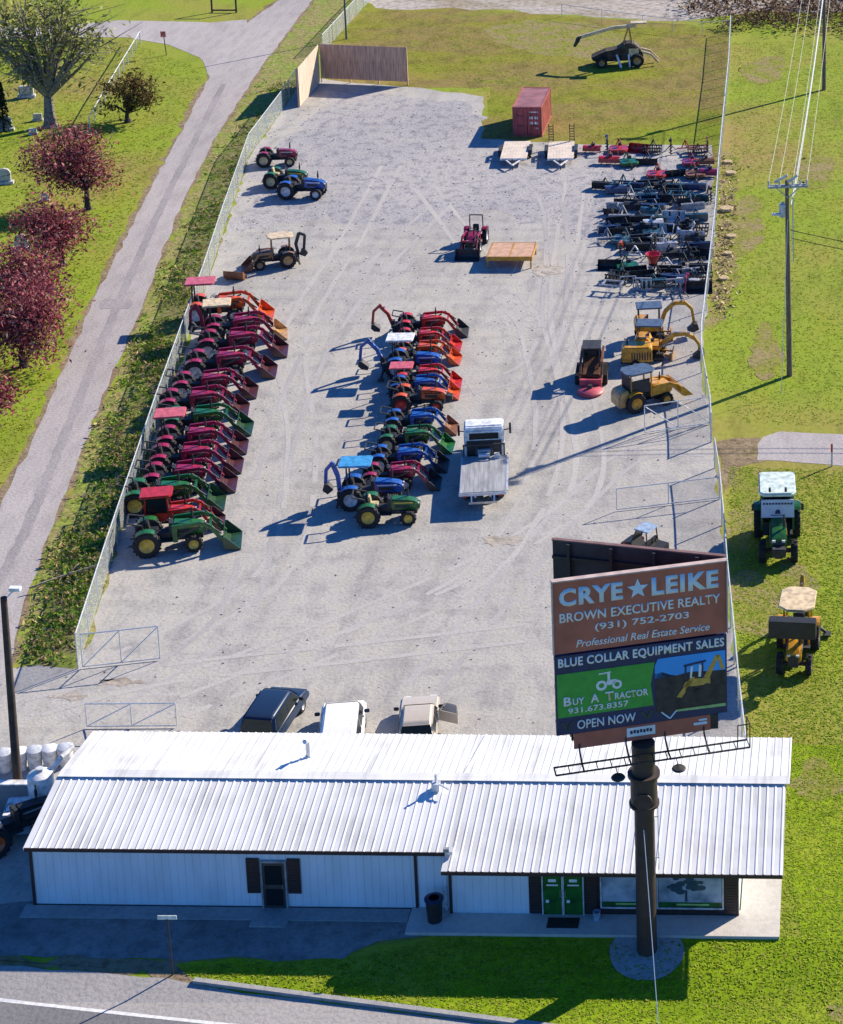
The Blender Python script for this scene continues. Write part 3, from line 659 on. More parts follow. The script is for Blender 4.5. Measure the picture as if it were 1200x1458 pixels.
for u0,u1 in((21.9,23.75),(24.05,26.55)):
    wd=part('window',lambda b:b.box(((u0+u1)/2,-.015,1.28),(u1-u0,.04,1.6)),M_shop,B,loc=(0,-.3,0))
    def wf(b):
        for u in(u0,u1): b.box((u,-.03,1.28),(.06,.07,1.7))
        for z in(.45,2.11): b.box(((u0+u1)/2,-.03,z),(u1-u0-.06,.07,.06))
    part('window_frame',wf,P('silver'),wd)
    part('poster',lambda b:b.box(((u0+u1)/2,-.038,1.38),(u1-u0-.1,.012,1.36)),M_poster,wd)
    if u0>23:
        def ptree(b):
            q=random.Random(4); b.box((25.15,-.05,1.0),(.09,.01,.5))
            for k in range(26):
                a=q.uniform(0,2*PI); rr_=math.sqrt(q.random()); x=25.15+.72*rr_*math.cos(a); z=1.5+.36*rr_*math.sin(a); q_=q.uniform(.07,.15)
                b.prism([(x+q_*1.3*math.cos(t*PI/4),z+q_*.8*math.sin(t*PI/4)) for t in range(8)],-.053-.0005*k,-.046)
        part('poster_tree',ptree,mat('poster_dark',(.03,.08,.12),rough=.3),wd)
    part('decal',lambda b:b.box(((u0+u1)/2,-.045,.62),(u1-u0-.12,.012,.2)),M_gdoor,wd)
    part('decal',lambda b:b.box(((u0+u1)/2+.1,-.06,.63),((u1-u0)*.5,.008,.07)),M_signlime,wd)
part('downspout',lambda b:b.tube([(15.95,-.1,2.45),(15.95,-.12,.1)],.05,8),P('white'),B)
part('flue_pipe',lambda b:(b.cyl((9.4,5.6,2.85),(9.4,5.6,3.65),.09,.09,10),b.cyl((9.4,5.6,3.62),(9.36,5.3,3.8),.09,.09,10),b.cyl((9.4,5.6,2.85),(9.4,5.6,3.0),.2,.12,10)),M_galv,B,smooth=True)
part('roof_vent',lambda b:(b.box((15.05,3.2,3.25),(.3,.34,.32)),b.cyl((15.05,3.2,3.3),(15.05,3.2,3.75),.05,.05,8),b.bar((15.05,3.2,3.4),(15.6,2.9,3.3),.05)),M_galv,B)
part('roof_vent',lambda b:b.box((16.15,-.2,2.72),(.3,.3,.14)),M_galv,B)
part('flood_light',lambda b:(b.cyl((16.05,-.5,2.55),(16.05,-.5,2.95),.025,.025,6),b.box((16.1,-.5,2.98),(.22,.14,.14))),P('grey'),B)

def inB(u,v,z=0): 
    c,s=math.cos(ROT),math.sin(ROT); return Vector((BX.x+u*c-v*s,BX.y+u*s+v*c,z))
mbp=MB()
def slab(name,poly,z0,z1,m):
    b=MB(); n=len(poly); vs=[inB(u,v,z0) for u,v in poly]+[inB(u,v,z1) for u,v in poly]
    b.add(vs,[tuple(range(n,2*n)),tuple(range(n-1,-1,-1))]+[(i,(i+1)%n,n+(i+1)%n,n+i) for i in range(n)]); return struct(name,b.mesh(name,m))
slab('porch_slab',[(14.6,-1.5),(28.72,-1.5),(28.72,7.9),(27.2,7.9),(27.2,.02),(14.6,.02)],0,.13,M_conc)
slab('sidewalk',[(-.3,-.75),(14.55,-.75),(14.55,.02),(-.3,.02)],0,.07,M_concg)
slab('door_step',[(8.6,-1.15),(10.0,-1.15),(10.0,-.752),(8.6,-.752)],0,.075,M_concg)
single('door_mat','dark mat in front of the green shop doors','mat',lambda b:b.box((0,0,.012),(1.2,.6,.024)),M_seat,inB(20.5,-.85,.13),ROT,bevel=.005)
t=thing('trash_can','black bin standing on the porch at the canopy corner','trash can',inB(15.6,-.75,.13))
part('bin',lambda b:b.lathe([(.0,0),(.27,0),(.33,.85),(.35,.87),(.35,.93),(.3,.93),(.27,.06),(0,.06)],(0,0,0),'z',20),P('black'),t,smooth=True)
part('lid',lambda b:b.lathe([(.2,.98),(.37,.94),(.37,.9),(.36,.9)],(0,0,0),'z',20),P('navy'),t,smooth=True)
single('bucket','small white pail on the porch by the dark shutter','bucket',lambda b:b.lathe([(0,0),(.12,0),(.15,.34),(.13,.34),(.11,.03)],(0,0,0),'z',14),P('paleblue'),inB(21.75,-.6,.13),smooth=True)

# ------------------------------------------------------------------ lettering
def text(s,size_w,size_h,m,parent,pos,rot,name='lettering',bold=.02,shear=0,ext=.008):
    cu=bpy.data.curves.new('t','FONT'); cu.body=s; cu.size=1; cu.offset=bold; cu.shear=shear; cu.space_character=1.0+max(0,bold-.015)*4.5; cu.extrude=.0; cu.resolution_u=3
    tmp=bpy.data.objects.new('t',cu); COL.objects.link(tmp); bpy.context.view_layer.update()
    dg=bpy.context.evaluated_depsgraph_get(); me=bpy.data.meshes.new_from_object(tmp.evaluated_get(dg)); bpy.data.objects.remove(tmp); bpy.data.curves.remove(cu)
    xs=[v.co.x for v in me.vertices]; zs=[v.co.y for v in me.vertices]
    x0,x1,y0,y1=min(xs),max(xs),min(zs),max(zs)
    for v in me.vertices: v.co=Vector(((v.co.x-x0)/(x1-x0)*size_w,(v.co.y-y0)/(y1-y0)*size_h,0))
    bm=bmesh.new(); bm.from_mesh(me); rr=bmesh.ops.extrude_face_region(bm,geom=bm.faces[:]); bmesh.ops.translate(bm,vec=(0,0,ext),verts=[g for g in rr['geom'] if isinstance(g,bmesh.types.BMVert)]); bm.to_mesh(me); bm.free()
    me.name=name; me.materials.clear(); me.materials.append(m)
    o=bpy.data.objects.new(name,me); COL.objects.link(o); o.parent=parent; o.location=pos; o.rotation_euler=rot; return o

# ------------------------------------------------------------------ billboard
CB=Vector((-5.75,70.5,0))
CB.z=0
BB=thing('billboard','tall V shaped billboard on a brown steel column with two stacked adverts','billboard',CB)
sheet('concrete_pad',[(CB.x+1.4*math.cos(k*PI/16),CB.y-.1+1.4*math.sin(k*PI/16)) for k in range(32)],.03,M_concg,jit=.03,step=.2,seed=71)
part('column',lambda b:(b.cyl((0,0,-.3),(0,0,6.2),.38,.37,24),b.cyl((0,0,7.35),(0,0,8.62),.43,.43,24)),M_colm,BB,smooth=True)
part('collar',lambda b:(b.cyl((0,0,6.15),(0,0,7.4),.5,.5,24),b.cyl((0,0,6.1),(0,0,6.2),.56,.56,24),b.cyl((0,0,7.3),(0,0,7.42),.6,.6,24),b.cyl((0,-.48,6.5),(0,-.54,6.5),.34,.34,20)),M_colm,BB,smooth=True)
part('ladder',lambda b:(b.bar((.5,-.05,3.4),(.5,-.05,6.2),.03),b.bar((.36,-.05,3.9),(.52,-.05,3.9),.03),b.bar((.36,-.05,5.6),(.52,-.05,5.6),.03)),M_galv,BB)
Lp=Vector((-8.80,69.75,0))-CB; Rp=Vector((-2.70,71.33,0))-CB
dv=(Rp-Lp); WB=dv.length; ang=math.atan2(dv.y,dv.x)
FR=part('upper_board',lambda b:b.box((WB/2,.09,14.0),(WB,.16,2.84)),M_signr,BB,loc=Lp,rot=(0,0,ang),bevel=.01)
part('edge_trim',lambda b:(b.box((WB/2,.05,15.45),(WB+.06,.22,.05)),b.box((-.02,.05,14),(.04,.22,2.86)),b.box((WB+.02,.05,14),(.04,.22,2.86))),mat('sign_edge',(.55,.42,.38),rough=.6),FR)
RT=(PI/2,0,0)
def tx(s,x0,x1,z0,z1,m,parent,bold=.02,shear=0): return text(s,(x1-x0)*WB,z1-z0,m,parent,(x0*WB,.009,z0),RT,bold=bold,shear=shear)
tx('CRYE',.035,.40,14.42,15.13,M_letter,FR,.045); tx('LEIKE',.565,.955,14.42,15.13,M_letter,FR,.045)
st=[]
for k in range(10):
    a=PI/2+k*PI/5; q=.40 if k%2==0 else .17; st.append((.485*WB+q*math.cos(a),14.77+q*math.sin(a)))
part('star',lambda b:b.prism(st,-.004,.009),M_letter,FR)
tx('BROWN EXECUTIVE REALTY',.035,.965,13.80,14.17,M_letterw,FR,.018)
tx('(931) 752-2703',.235,.78,13.28,13.62,M_letterw,FR,.015)
tx('Professional Real Estate Service',.125,.90,12.76,13.06,M_letterw,FR,.012,.25)
LO=part('lower_board',lambda b:b.box((WB/2,.09,10.92),(WB,.16,3.16)),M_signnavy,BB,loc=Lp,rot=(0,0,ang),bevel=.01)
tx('BLUE COLLAR EQUIPMENT SALES',.02,.985,11.98,12.40,M_letterw,LO,.03)
def gx(b):
    b.prism([(.01*WB,10.05),(.565*WB,10.05),(.55*WB,10.9),(.575*WB,11.78),(.01*WB,11.78)],-.004,.012)
part('green_panel',gx,M_signgreen,LO)
def skyp(b): b.prism([(.575*WB,11.1),(.99*WB,11.1),(.99*WB,11.88),(.595*WB,11.88),(.575*WB,11.6)],-.004,.012)
part('picture_sky',skyp,M_signsky,LO)
def soil(b): b.prism([(.575*WB,11.3),(.62*WB,11.33),(.66*WB,11.2),(.70*WB,11.12),(.78*WB,11.2),(.9*WB,11.12),(.99*WB,11.1),(.99*WB,9.75),(.70*WB,9.7),(.62*WB,9.55),(.58*WB,9.8)],-.004,.016)
part('picture_soil',soil,M_signsoil,LO)
def exc(b):
    b.prism([(.70*WB,10.25),(.79*WB,11.0),(.81*WB,10.95),(.73*WB,10.2)],-.012,.0)
    b.prism([(.74*WB,10.6),(.9*WB,10.6),(.9*WB,10.85),(.8*WB,10.9),(.75*WB,10.8)],-.012,.0)
    b.prism([(.86*WB,10.9),(.935*WB,11.75),(.955*WB,11.72),(.895*WB,10.85)],-.012,.0); b.prism([(.935*WB,11.75),(.96*WB,11.7),(.985*WB,11.15),(.965*WB,11.12)],-.012,0)
part('picture_machine',exc,M_signyel,LO)
def exk(b):
    b.prism([(.745*WB,11.5),(.875*WB,11.6),(.875*WB,11.52),(.745*WB,11.42)],-.018,0)
    for u in(.76,.86): b.prism([((u-.01)*WB,10.9),((u)*WB,10.9),((u)*WB,11.5),((u-.01)*WB,11.5)],-.018,0)
part('picture_canopy',exk,M_signnavy,LO)
part('picture_cab',lambda b:(b.prism([(.78*WB,10.95),(.79*WB,10.95),(.80*WB,11.4),(.785*WB,11.4)],-.015,0),b.prism([(.83*WB,10.95),(.845*WB,10.95),(.85*WB,11.4),(.835*WB,11.45)],-.015,0)),M_letterw,LO)
part('picture_tracks',lambda b:[b.cyl((u*WB,-.024,z),(u*WB,.01,z),q,q,14) for u,z,q in((.78,10.45,.17),(.88,10.5,.15),(.83,10.35,.13))],M_signsoil,LO)
part('lime_line',lambda b:b.prism([(.70*WB,9.66),(.99*WB,9.62),(.99*WB,9.74),(.70*WB,9.74)],-.012,0),M_signlime,LO)
def trac(b):
    for u,z,q in((.265,11.13,.2),(.355,11.1,.18)):
        pr=[]
        b.lathe([(q,-.013),(q,.0),(q*.5,.0),(q*.5,-.013),(q,-.013)],(u*WB,0,z),'y',18)
    b.prism([(.29*WB,11.12),(.335*WB,11.12),(.355*WB,11.32),(.30*WB,11.32)],-.013,0); b.prism([(.25*WB,11.57),(.32*WB,11.6),(.32*WB,11.65),(.25*WB,11.62)],-.013,0); b.prism([(.30*WB,11.3),(.315*WB,11.3),(.315*WB,11.6),(.30*WB,11.6)],-.013,0)
part('tractor_symbol',trac,M_letterw,LO)
def rs(o): o.location.y=-.013; return o
rs(tx('B',.045,.09,10.5,10.86,M_letterw,LO,.03)); rs(tx('UY',.097,.165,10.5,10.78,M_letterw,LO,.03)); rs(tx('A',.2,.25,10.5,10.86,M_letterw,LO,.03)); rs(tx('T',.285,.335,10.5,10.86,M_letterw,LO,.03)); rs(tx('RACTOR',.34,.535,10.5,10.78,M_letterw,LO,.03))
rs(tx('931.673.8357',.07,.42,10.17,10.41,M_letterw,LO,.02))
tx('OPEN NOW',.12,.46,9.5,9.86,M_letterw,LO,.012)
for u in(.065,.525): part('chevron',lambda b:(b.bar((u*WB-.2,0,9.86),(u*WB,0,9.54),.02,.09),b.bar((u*WB+.2,0,9.86),(u*WB,0,9.54),.02,.09)),M_chev,LO)
part('chevron',lambda b:(b.bar((.61*WB,0,9.72),(.66*WB,0,9.42),.02,.05),b.bar((.70*WB,0,9.72),(.66*WB,0,9.42),.02,.05)),M_letter,LO)
AP=part('apron',lambda b:b.box((.5*WB,.1,9.0),(.80*WB,.1,.62)),M_signr,BB,loc=Lp,rot=(0,0,ang))
part('name_plate',lambda b:b.box((.49*WB,.04,9.05),(1.05,.02,.36)),M_letterw,AP); 
part('plate_marks',lambda b:[b.box((.49*WB-.36+k*.12,.028,9.05+.02*(k%2)),(.09,.006,.13)) for k in range(7)],M_signnavy,AP)
part('corner_plate',lambda b:(b.box((.84*WB,.04,9.02),(.5,.02,.1)),b.box((.855*WB,.04,9.16),(.3,.02,.08))),M_letter,AP)
# catwalk and lamps
CW=part('catwalk',lambda b:(b.bar((-.2,-.55,8.45),(WB+.6,-.55,8.45),.05),b.bar((-.2,-1.05,8.45),(WB+.6,-1.05,8.45),.05),[b.bar((-.2+k*(WB+.8)/14,-.55,8.45),(-.2+k*(WB+.8)/14,-1.05,8.45),.03) for k in range(15)],b.tube([(-.2,-.55,8.46),(-.2,-1.05,8.46)],.03)),M_iron,BB,loc=Lp,rot=(0,0,ang))
for u in(.13,.40,.63,.86): part('bracket',lambda b:b.tube([(u*WB,.08,8.9),(u*WB,.0,8.6),(u*WB,-.55,8.43),(u*WB,-1.05,8.43)],.035,6),M_iron,CW)
part('guard_rail',lambda b:b.tube([(WB+.6,-.55,8.45),(WB+.6,-.55,9.4),(WB+.6,-1.05,9.4),(WB+.6,-1.05,8.45)],.022,6),M_iron,CW)
part('guard_rail',lambda b:b.tube([(WB+.15,-1.05,8.45),(WB+.15,-1.05,9.4),(WB+.6,-1.05,9.4)],.022,6),M_iron,CW)
for u in(.31,.66):
    part('flood_light',lambda b:(b.bar((u*WB,-1.05,8.45),(u*WB,-1.5,8.4),.03),b.lathe([(0,.06),(.22,.03),(.26,-.02),(.24,-.05),(0,-.05)],(u*WB,-1.55,8.36),'z',16)),M_iron,CW)
# rear face
Lr=Vector((-9.15,72.9,0))-CB; Rr=Vector((-2.78,71.62,0))-CB; dr=Rr-Lr; WR=dr.length; ar=math.atan2(dr.y,dr.x)
RB=part('rear_board',lambda b:b.box((WR/2,.06,12.38),(WR,.1,6.1)),mat('sheet_back',(.035,.042,.052),rough=.6,var=.3,scale=1),BB,loc=Lr,rot=(0,0,ar))
part('edge_trim',lambda b:b.box((WR/2,.06,15.45),(WR+.05,.16,.05)),mat('rear_edge',(.2,.11,.1),rough=.6),RB)
def strg(b):
    for z in(9.8,10.8,11.8,12.8,13.8,14.8): b.box((WR/2,-.05,z),(WR,.1,.1))
    for u in(.1,.35,.6,.85): b.box((u*WR,-.14,12.3),(.12,.1,6.2))
part('frame',strg,M_iron,RB)
def strf(b):
    for z in(9.8,11.2,12.3,13.6,14.8): b.box((WB/2,.22,z),(WB,.1,.1))
    for u in(.1,.35,.6,.85): b.box((u*WB,.32,12.1),(.12,.1,6.4))
part('frame',strf,M_iron,BB,loc=Lp,rot=(0,0,ang))
for u in(.1,.35,.6,.85):
    for z in(9.3,12.3): part('cross_beam',lambda b:b.bar(Lp.lerp(Rp,u)+Vector((0,.35,z)),Lr.lerp(Rr,u)+Vector((0,-.2,z)),.14),M_iron,BB)
part('main_beam',lambda b:(b.bar((-2.7,.35,9.0),(2.7,.9,9.0),.25,.6),b.box((0,.75,8.7),(.6,.7,.4))),M_iron,BB)

# ------------------------------------------------------------------ wires, poles
def pole(name,label,base,h,r0=.16,r1=.11,m=None,lean=(0,0),group=None):
    t=thing(name,label,'utility pole',base,0,group)
    part('shaft',lambda b:b.cyl((0,0,-.1),(lean[0],lean[1],h),r0,r1,10),m or M_wood,t,smooth=True); return t
U1=G(1124,535); U2=G(1173,128)
def xarm(t,h,yo=0,rz=0):
    o=part('crossarm',lambda b:(b.box((0,-.14,0),(2.4,.1,.13)),b.box((0,.14,0),(2.4,.1,.13)),b.bar((-.75,-.16,0),(0,-.16,-.7),.05),b.bar((.75,-.16,0),(0,-.16,-.7),.05)),P('steel'),t,loc=(-.1,0,h),rot=(0,0,rz))
    for x in(-1.15,-.5,.3,.75,1.15): part('insulator',lambda b:(b.cyl((0,0,.05),(0,0,.3),.05,.07,8),b.cyl((0,0,.3),(0,0,.36),.07,.03,8)),P('silver'),o,key='ins',loc=(x,0,0))
    return o
u1=pole('utility_pole','tall utility pole with crossarm and pale guy wire on the right hand grass',U1,12.6,.19,.12,group='utility poles',lean=(-.15,0)); xarm(u1,12.2,rz=.12)
part('transformer',lambda b:(b.cyl((-.42,-.1,10.3),(-.42,-.1,11.1),.2,.2,12),b.cyl((-.42,-.1,11.1),(-.42,-.1,11.25),.12,.05,8)),P('silver'),u1,smooth=True)
part('street_lamp',lambda b:(b.tube([(0,0,10.2),(-.6,-.2,10.5)],.03),b.box((-.8,-.25,10.5),(.5,.22,.12))),P('silver'),u1)
part('fuse_cutout',lambda b:(b.bar((-.9,-.2,12.5),(-.1,-.2,12.95),.12),b.bar((-.1,-.2,12.5),(.5,-.2,12.95),.12)),P('silver'),u1)
part('cable_riser',lambda b:b.tube([(.2,0,11.5),(.24,0,7.4)],.04),P('silver'),u1)
u2=pole('utility_pole','far utility pole at the edge of the brush, its top above the picture',U2,12.8,.19,.13,group='utility poles'); xarm(u2,12.4)
part('transformer',lambda b:b.cyl((-.42,-.1,10.4),(-.42,-.1,11.2),.2,.2,12),P('silver'),u2,smooth=True)
def wire(label,a,b,sag,r_,m,cat='wire',group=None,name='overhead_wire'):
    a=Vector(a); b=Vector(b); pts=[a.lerp(b,i/16)-Vector((0,0,sag*4*(i/16)*(1-i/16)))-a for i in range(17)]
    return single(name,label,cat,lambda bb:bb.tube(pts,r_,5),m,a,group=group)
for i,(xa,nm) in enumerate(((-1.25,'leftmost'),(-.6,'second from left'),(.2,'third from left'),(1.05,'rightmost'))):
    wire(f'thin pale overhead wire between the two utility poles, {nm} of the thin ones',U1+Vector((xa,.1,12.45)),U2+Vector((xa-.1,.1,12.75)),.7,.013,M_wire,group='power wires between the poles')
wire('thick pale cable between the two utility poles below the thin wires',U1+Vector((.1,.1,11.0)),U2+Vector((.1,0,10.6)),1.0,.03,M_galv,group='power wires between the poles')
wire('grey communication cable between the utility poles beside the thick cable',U1+Vector((.3,.1,11.6)),U2+Vector((.25,0,11.4)),.8,.022,M_galv,group='power wires between the poles')
for i,z in enumerate((9.4,8.9)): wire('upper dark service wire leaving the near utility pole to the right' if i==0 else 'lower dark service wire leaving the near utility pole to the right',U1+Vector((.1,0,z)),U1+Vector((22,-3,z-2.2)),.5,.025,M_wired)
wire('pale guy wire anchored beside the near utility pole',U1+Vector((-.1,-.1,10.2)),G(1112,562),0,.018,M_galv)
wire('pale taut wire from the billboard column to the lawn by the road',CB+Vector((0,-.42,5.3)),G(938,1470),0,.016,M_letterw)
p0=pole('utility_pole','dark wooden lamp pole beside the left end of the building',G(27,1140),9.3,.19,.13,mat('dark_pole_wood',(.06,.04,.03),rough=.9,var=.2),lean=(.15,0),group='utility poles')
part('street_lamp',lambda b:(b.tube([(.1,0,9.1),(.5,.2,9.5)],.03),b.box((.55,.25,9.55),(.45,.25,.14))),P('white'),p0)
wire('pale sagging wire from the lamp pole across the weeds to the lot',G(27,1140)+Vector((.1,0,7.0)),G(280,770)+Vector((0,0,1.2)),.4,.02,M_wire) if False else None
p3=pole('light_pole','thin dark pole behind the wooden screen',G(493,56),9,.1,.07,P('teal'))
# dead sapling lying over the weeds
single('fallen_branch','bare pale branch lying across the weeds near the fence corner','branch',lambda b:(b.tube([(0,0,.3),(1.6,.9,.55),(3.2,1.8,.7)],.05),b.tube([(1.6,.9,.55),(2.0,1.6,.8)],.03),b.tube([(.8,.45,.4),(1.3,.2,.7)],.03)),M_straw,G(42,845))

# ------------------------------------------------------------------ wheels and tractors
def tyre(b,r,wd,lug=True,n=26):
    h=wd/2; b.lathe([(r*.56,-h*.8),(r*.8,-h),(r*.95,-h*.92),(r,-h*.6),(r,h*.6),(r*.95,h*.92),(r*.8,h),(r*.56,h*.8),(r*.56,-h*.8)],(0,0,0),'y',n)
    if lug:
        k=int(PI*2*r/.2)
        for i in range(k):
            for s in(-1,1):
                a=2*PI*(i+(.5 if s>0 else 0))/k; c=Vector((math.cos(a)*r,s*h*.45,math.sin(a)*r))
                b.box(c,(.05,wd*.5,.055),(0,-a+PI/2,0))
def rimf(b,r,wd):
    h=wd/2; b.lathe([(0,-h*.35),(r*.2,-h*.35),(r*.3,-h*.25),(r*.5,-h*.55),(r*.57,-h*.82),(r*.57,h*.82),(r*.5,h*.55),(r*.3,h*.25),(r*.2,h*.35),(0,h*.35)],(0,0,0),'y',20)
    for i in range(5):
        a=i*2*PI/5; 
        for s in(-1,1): b.cyl((math.cos(a)*r*.25,s*h*.3,math.sin(a)*r*.25),(math.cos(a)*r*.25,s*h*.42,math.sin(a)*r*.25),.03,.03,6)
def wheel(t,name,x,y,r_,wd,rimm,lug=True,rz=0):
    o=part(name,lambda b:tyre(b,r_,wd,lug),M_tyre,t,key=('w',r_,wd,lug),loc=(x,y,r_),rot=(0,0,rz),smooth=False)
    part('rim',lambda b:rimf(b,r_,wd),rimm,o,key=('r',r_,wd),smooth=True); return o
def bucketf(b,x0,wd,z0=.06,s=1):
    pr=[(x0,.62*s),(x0-.03,.3*s),(x0+.06,.08*s),(x0+.25*s,0),(x0+.72*s,-.02)]
    th=.03
    for (p,q) in zip(pr,pr[1:]):
        b.bar((p[0],0,z0+p[1]),(q[0],0,z0+q[1]),wd,th)
    pl=[(x0,.62*s+z0),(x0+.12,.6*s+z0),(x0+.72*s,z0+.0),(x0+.25*s,z0-.01),(x0+.06,z0+.08*s),(x0-.03,z0+.3*s)]
    for y in(-wd/2,wd/2): b.prism(pl,y-.015,y+.015)
TR=random.Random(19)
def canopy_roof(b,x0,x1,wd,z): b.prism([(x0,-wd/2),(x1-.08,-wd/2),(x1,-wd/2+.1),(x1,wd/2-.1),(x1-.08,wd/2),(x0,wd/2)],z,z+.1,'z')
def tractor(label,px=None,rz=0,col='maroon',top='rops',loader=False,hoe=False,rim=None,seatc=None,group=None,scale=1.12,name='tractor',cat='tractor',topc=None,loc=None,anchor='rear',bucketc=None,loadc=None,wide=1.7,weight=False,at=None):
    """anchor: which ground point the pixel marks: near rear wheel contact, bucket tip or centre"""
    stripe={'maroon':'silver','red':'white','green':'rimyellow','blue':'white','orange':'black'}.get(col,'grey')
    g=G(*px); d=Vector((math.cos(rz),math.sin(rz),0)); n=Vector((math.sin(rz),-math.cos(rz),0))
    if anchor=='rear': g=g-(d*-.95+n*.74)*scale
    elif anchor=='tip': g=g-(d*2.95+n*.5)*scale
    if group: rz+=TR.uniform(-.05,.05); scale*=TR.uniform(.97,1.03)
    t=thing(name,label,cat,g,rz,group,scale); c=P(col); rm=P(rim) if rim else P('silver')
    part('chassis',lambda b:(b.box((-.5,0,.66),(1.3,.44,.42)),b.box((.75,0,.56),(1.3,.36,.26)),b.box((-.95,0,.56),(.22,1.0,.2)),b.box((1.0,0,.4),(.16,.9,.12)),b.cyl((.5,-.22,.6),(.9,-.22,.6),.09,.09,8)),M_iron,t,key='ch',bevel=.02)
    h=part('hood',lambda b:b.prism([(.12,.7),(1.46,.66),(1.54,.84),(1.5,1.02),(1.3,1.14),(.9,1.22),(.12,1.28)],-.29,.29),c,t,key='hood',bevel=.07,smooth=True)
    part('grille',lambda b:b.box((1.52,0,.84),(.05,.4,.26)),M_iron,h,key='gr')
    for y in(-.295,.295): part('side_vent',lambda b:b.box((0,0,0),(.7,.012,.16)),M_iron,h,key='sv',loc=(.7,y,.9))
    for y in(-.17,.17): part('headlight',lambda b:b.box((1.5,0,1.0),(.06,.12,.08)),M_lamp,h,key='hl',loc=(0,y,0))
    part('exhaust',lambda b:(b.cyl((.95,.2,1.15),(.95,.2,1.75),.035,.035,7),b.cyl((.95,.2,1.3),(.95,.2,1.55),.06,.06,7)),M_iron,h,key='ex')
    for y in(-.297,.297): part('decal',lambda b:b.box((0,0,0),(.95,.008,.06)),P(stripe),h,key='dcl',loc=(.75,y,1.08))
    part('floor',lambda b:(b.box((-.3,0,.56),(.95,1.06,.05)),b.box((.05,0,1.02),(.16,.5,.56)),b.box((-.75,0,.8),(.5,.6,.2))),M_iron,t,key='fl',bevel=.015)
    for s in(-1,1):
        def fen(b,s=s):
            n=6
            for i in range(n):
                a0=R(58)+i*R(75)/n; a1=R(58)+(i+1)*R(75)/n; r_=.68
                p=[(-.95+r_*math.cos(a0),.56+r_*math.sin(a0)),(-.95+r_*math.cos(a1),.56+r_*math.sin(a1))]
                q=[(-.95+(r_-.03)*math.cos(a),.56+(r_-.03)*math.sin(a)) for a in(a1,a0)]
                b.prism(p+q,s*.45,s*.84)
        part('fender',fen,c,t,key=('fe',s))
        part('fender_skirt',lambda b:b.prism([(-.95+.66*math.cos(a),.56+.66*math.sin(a)) for a in[R(40)+k*R(110)/8 for k in range(9)]],s*.43,s*.46),M_iron,t,key=('fs',s))
        wheel(t,'rear_wheel',-.95,s*.66,.58,.34,rm); wheel(t,'front_wheel',1.0,s*.56,.38,.24,rm)
    part('seat',lambda b:(b.box((-.72,0,.96),(.46,.46,.12)),b.box((-.93,0,1.2),(.12,.44,.46),(0,-.15,0))),P(seatc) if seatc else M_seat,t,key='seat',bevel=.04)
    part('steering_wheel',lambda b:(b.tube([(-.12+.17*.8*math.cos(a),.17*math.sin(a),1.36+.17*.5*math.cos(a)) for a in[k*PI/5 for k in range(11)]],.016,5),b.cyl((.02,0,1.2),(-.12,0,1.36),.02,.02,6)),M_seat,t,key='sw')
    part('hitch',lambda b:(b.bar((-1.0,.28,.5),(-1.75,.36,.42),.06),b.bar((-1.0,-.28,.5),(-1.75,-.36,.42),.06),b.bar((-1.1,0,.9),(-1.6,0,.75),.06)),M_iron,t,key='hi')
    if top=='rops': part('roll_bar',lambda b:b.barpath([(-1.12,-.48,.75),(-1.12,-.46,2.05),(-1.12,.46,2.05),(-1.12,.48,.75)],.07,.07),M_iron,t,key='ro')
    if top=='fold': part('roll_bar',lambda b:b.barpath([(-1.12,-.48,.75),(-1.12,-.47,1.4),(-1.75,-.46,1.55),(-1.75,.46,1.55),(-1.12,.47,1.4),(-1.12,.48,.75)],.06,.06),M_iron,t,key='rof')
    if top=='canopy':
        part('roll_bar',lambda b:b.barpath([(-1.12,-.48,.75),(-1.12,-.46,2.15),(-1.12,.46,2.15),(-1.12,.48,.75)],.07,.07),M_iron,t,key='ro2')
        part('canopy',lambda b:canopy_roof(b,-1.5,.05,1.2,2.17),P(topc or col),t,key='can',bevel=.03)
    if top in('canopy4','board'):
        for x in(-1.15,.1):
            for y in(-.48,.48): part('canopy_post',lambda b:b.bar((0,0,.7),(0,0,2.2),.07),c,t,key='cp4',loc=(x,y,0))
        part('canopy',lambda b:b.prism([(-1.45,-.35),(-1.2,-.7),(.1,-.7),(.4,-.35),(.4,.35),(.1,.7),(-1.2,.7),(-1.45,.35)],2.2,2.3,'z'),P(topc or col),t,key='can4',bevel=.03)
    if top=='cab':
        k=part('cab',lambda b:[b.bar((x,y,.75),(x*.9-.05,y*.95,2.1),.08) for x in(-1.15,.12) for y in(-.56,.56)]+[b.box((-.5,y,.95),(1.2,.06,.5)) for y in(-.56,.56)],c,t,key='cab')
        part('window',lambda b:(b.box((-.5,.54,1.6),(1.1,.02,.9)),b.box((-.5,-.54,1.6),(1.1,.02,.9)),b.box((.07,0,1.6),(.02,1.0,.9)),b.box((-1.1,0,1.6),(.02,1.0,.9))),M_glass,k,key='cw')
        part('cab_roof',lambda b:b.prism([(-1.4,-.55),(-1.3,-.65),(.2,-.65),(.35,-.5),(.35,.5),(.2,.65),(-1.3,.65),(-1.4,.55)],2.1,2.24,'z'),P(topc or col),k,key='cr',bevel=.04)
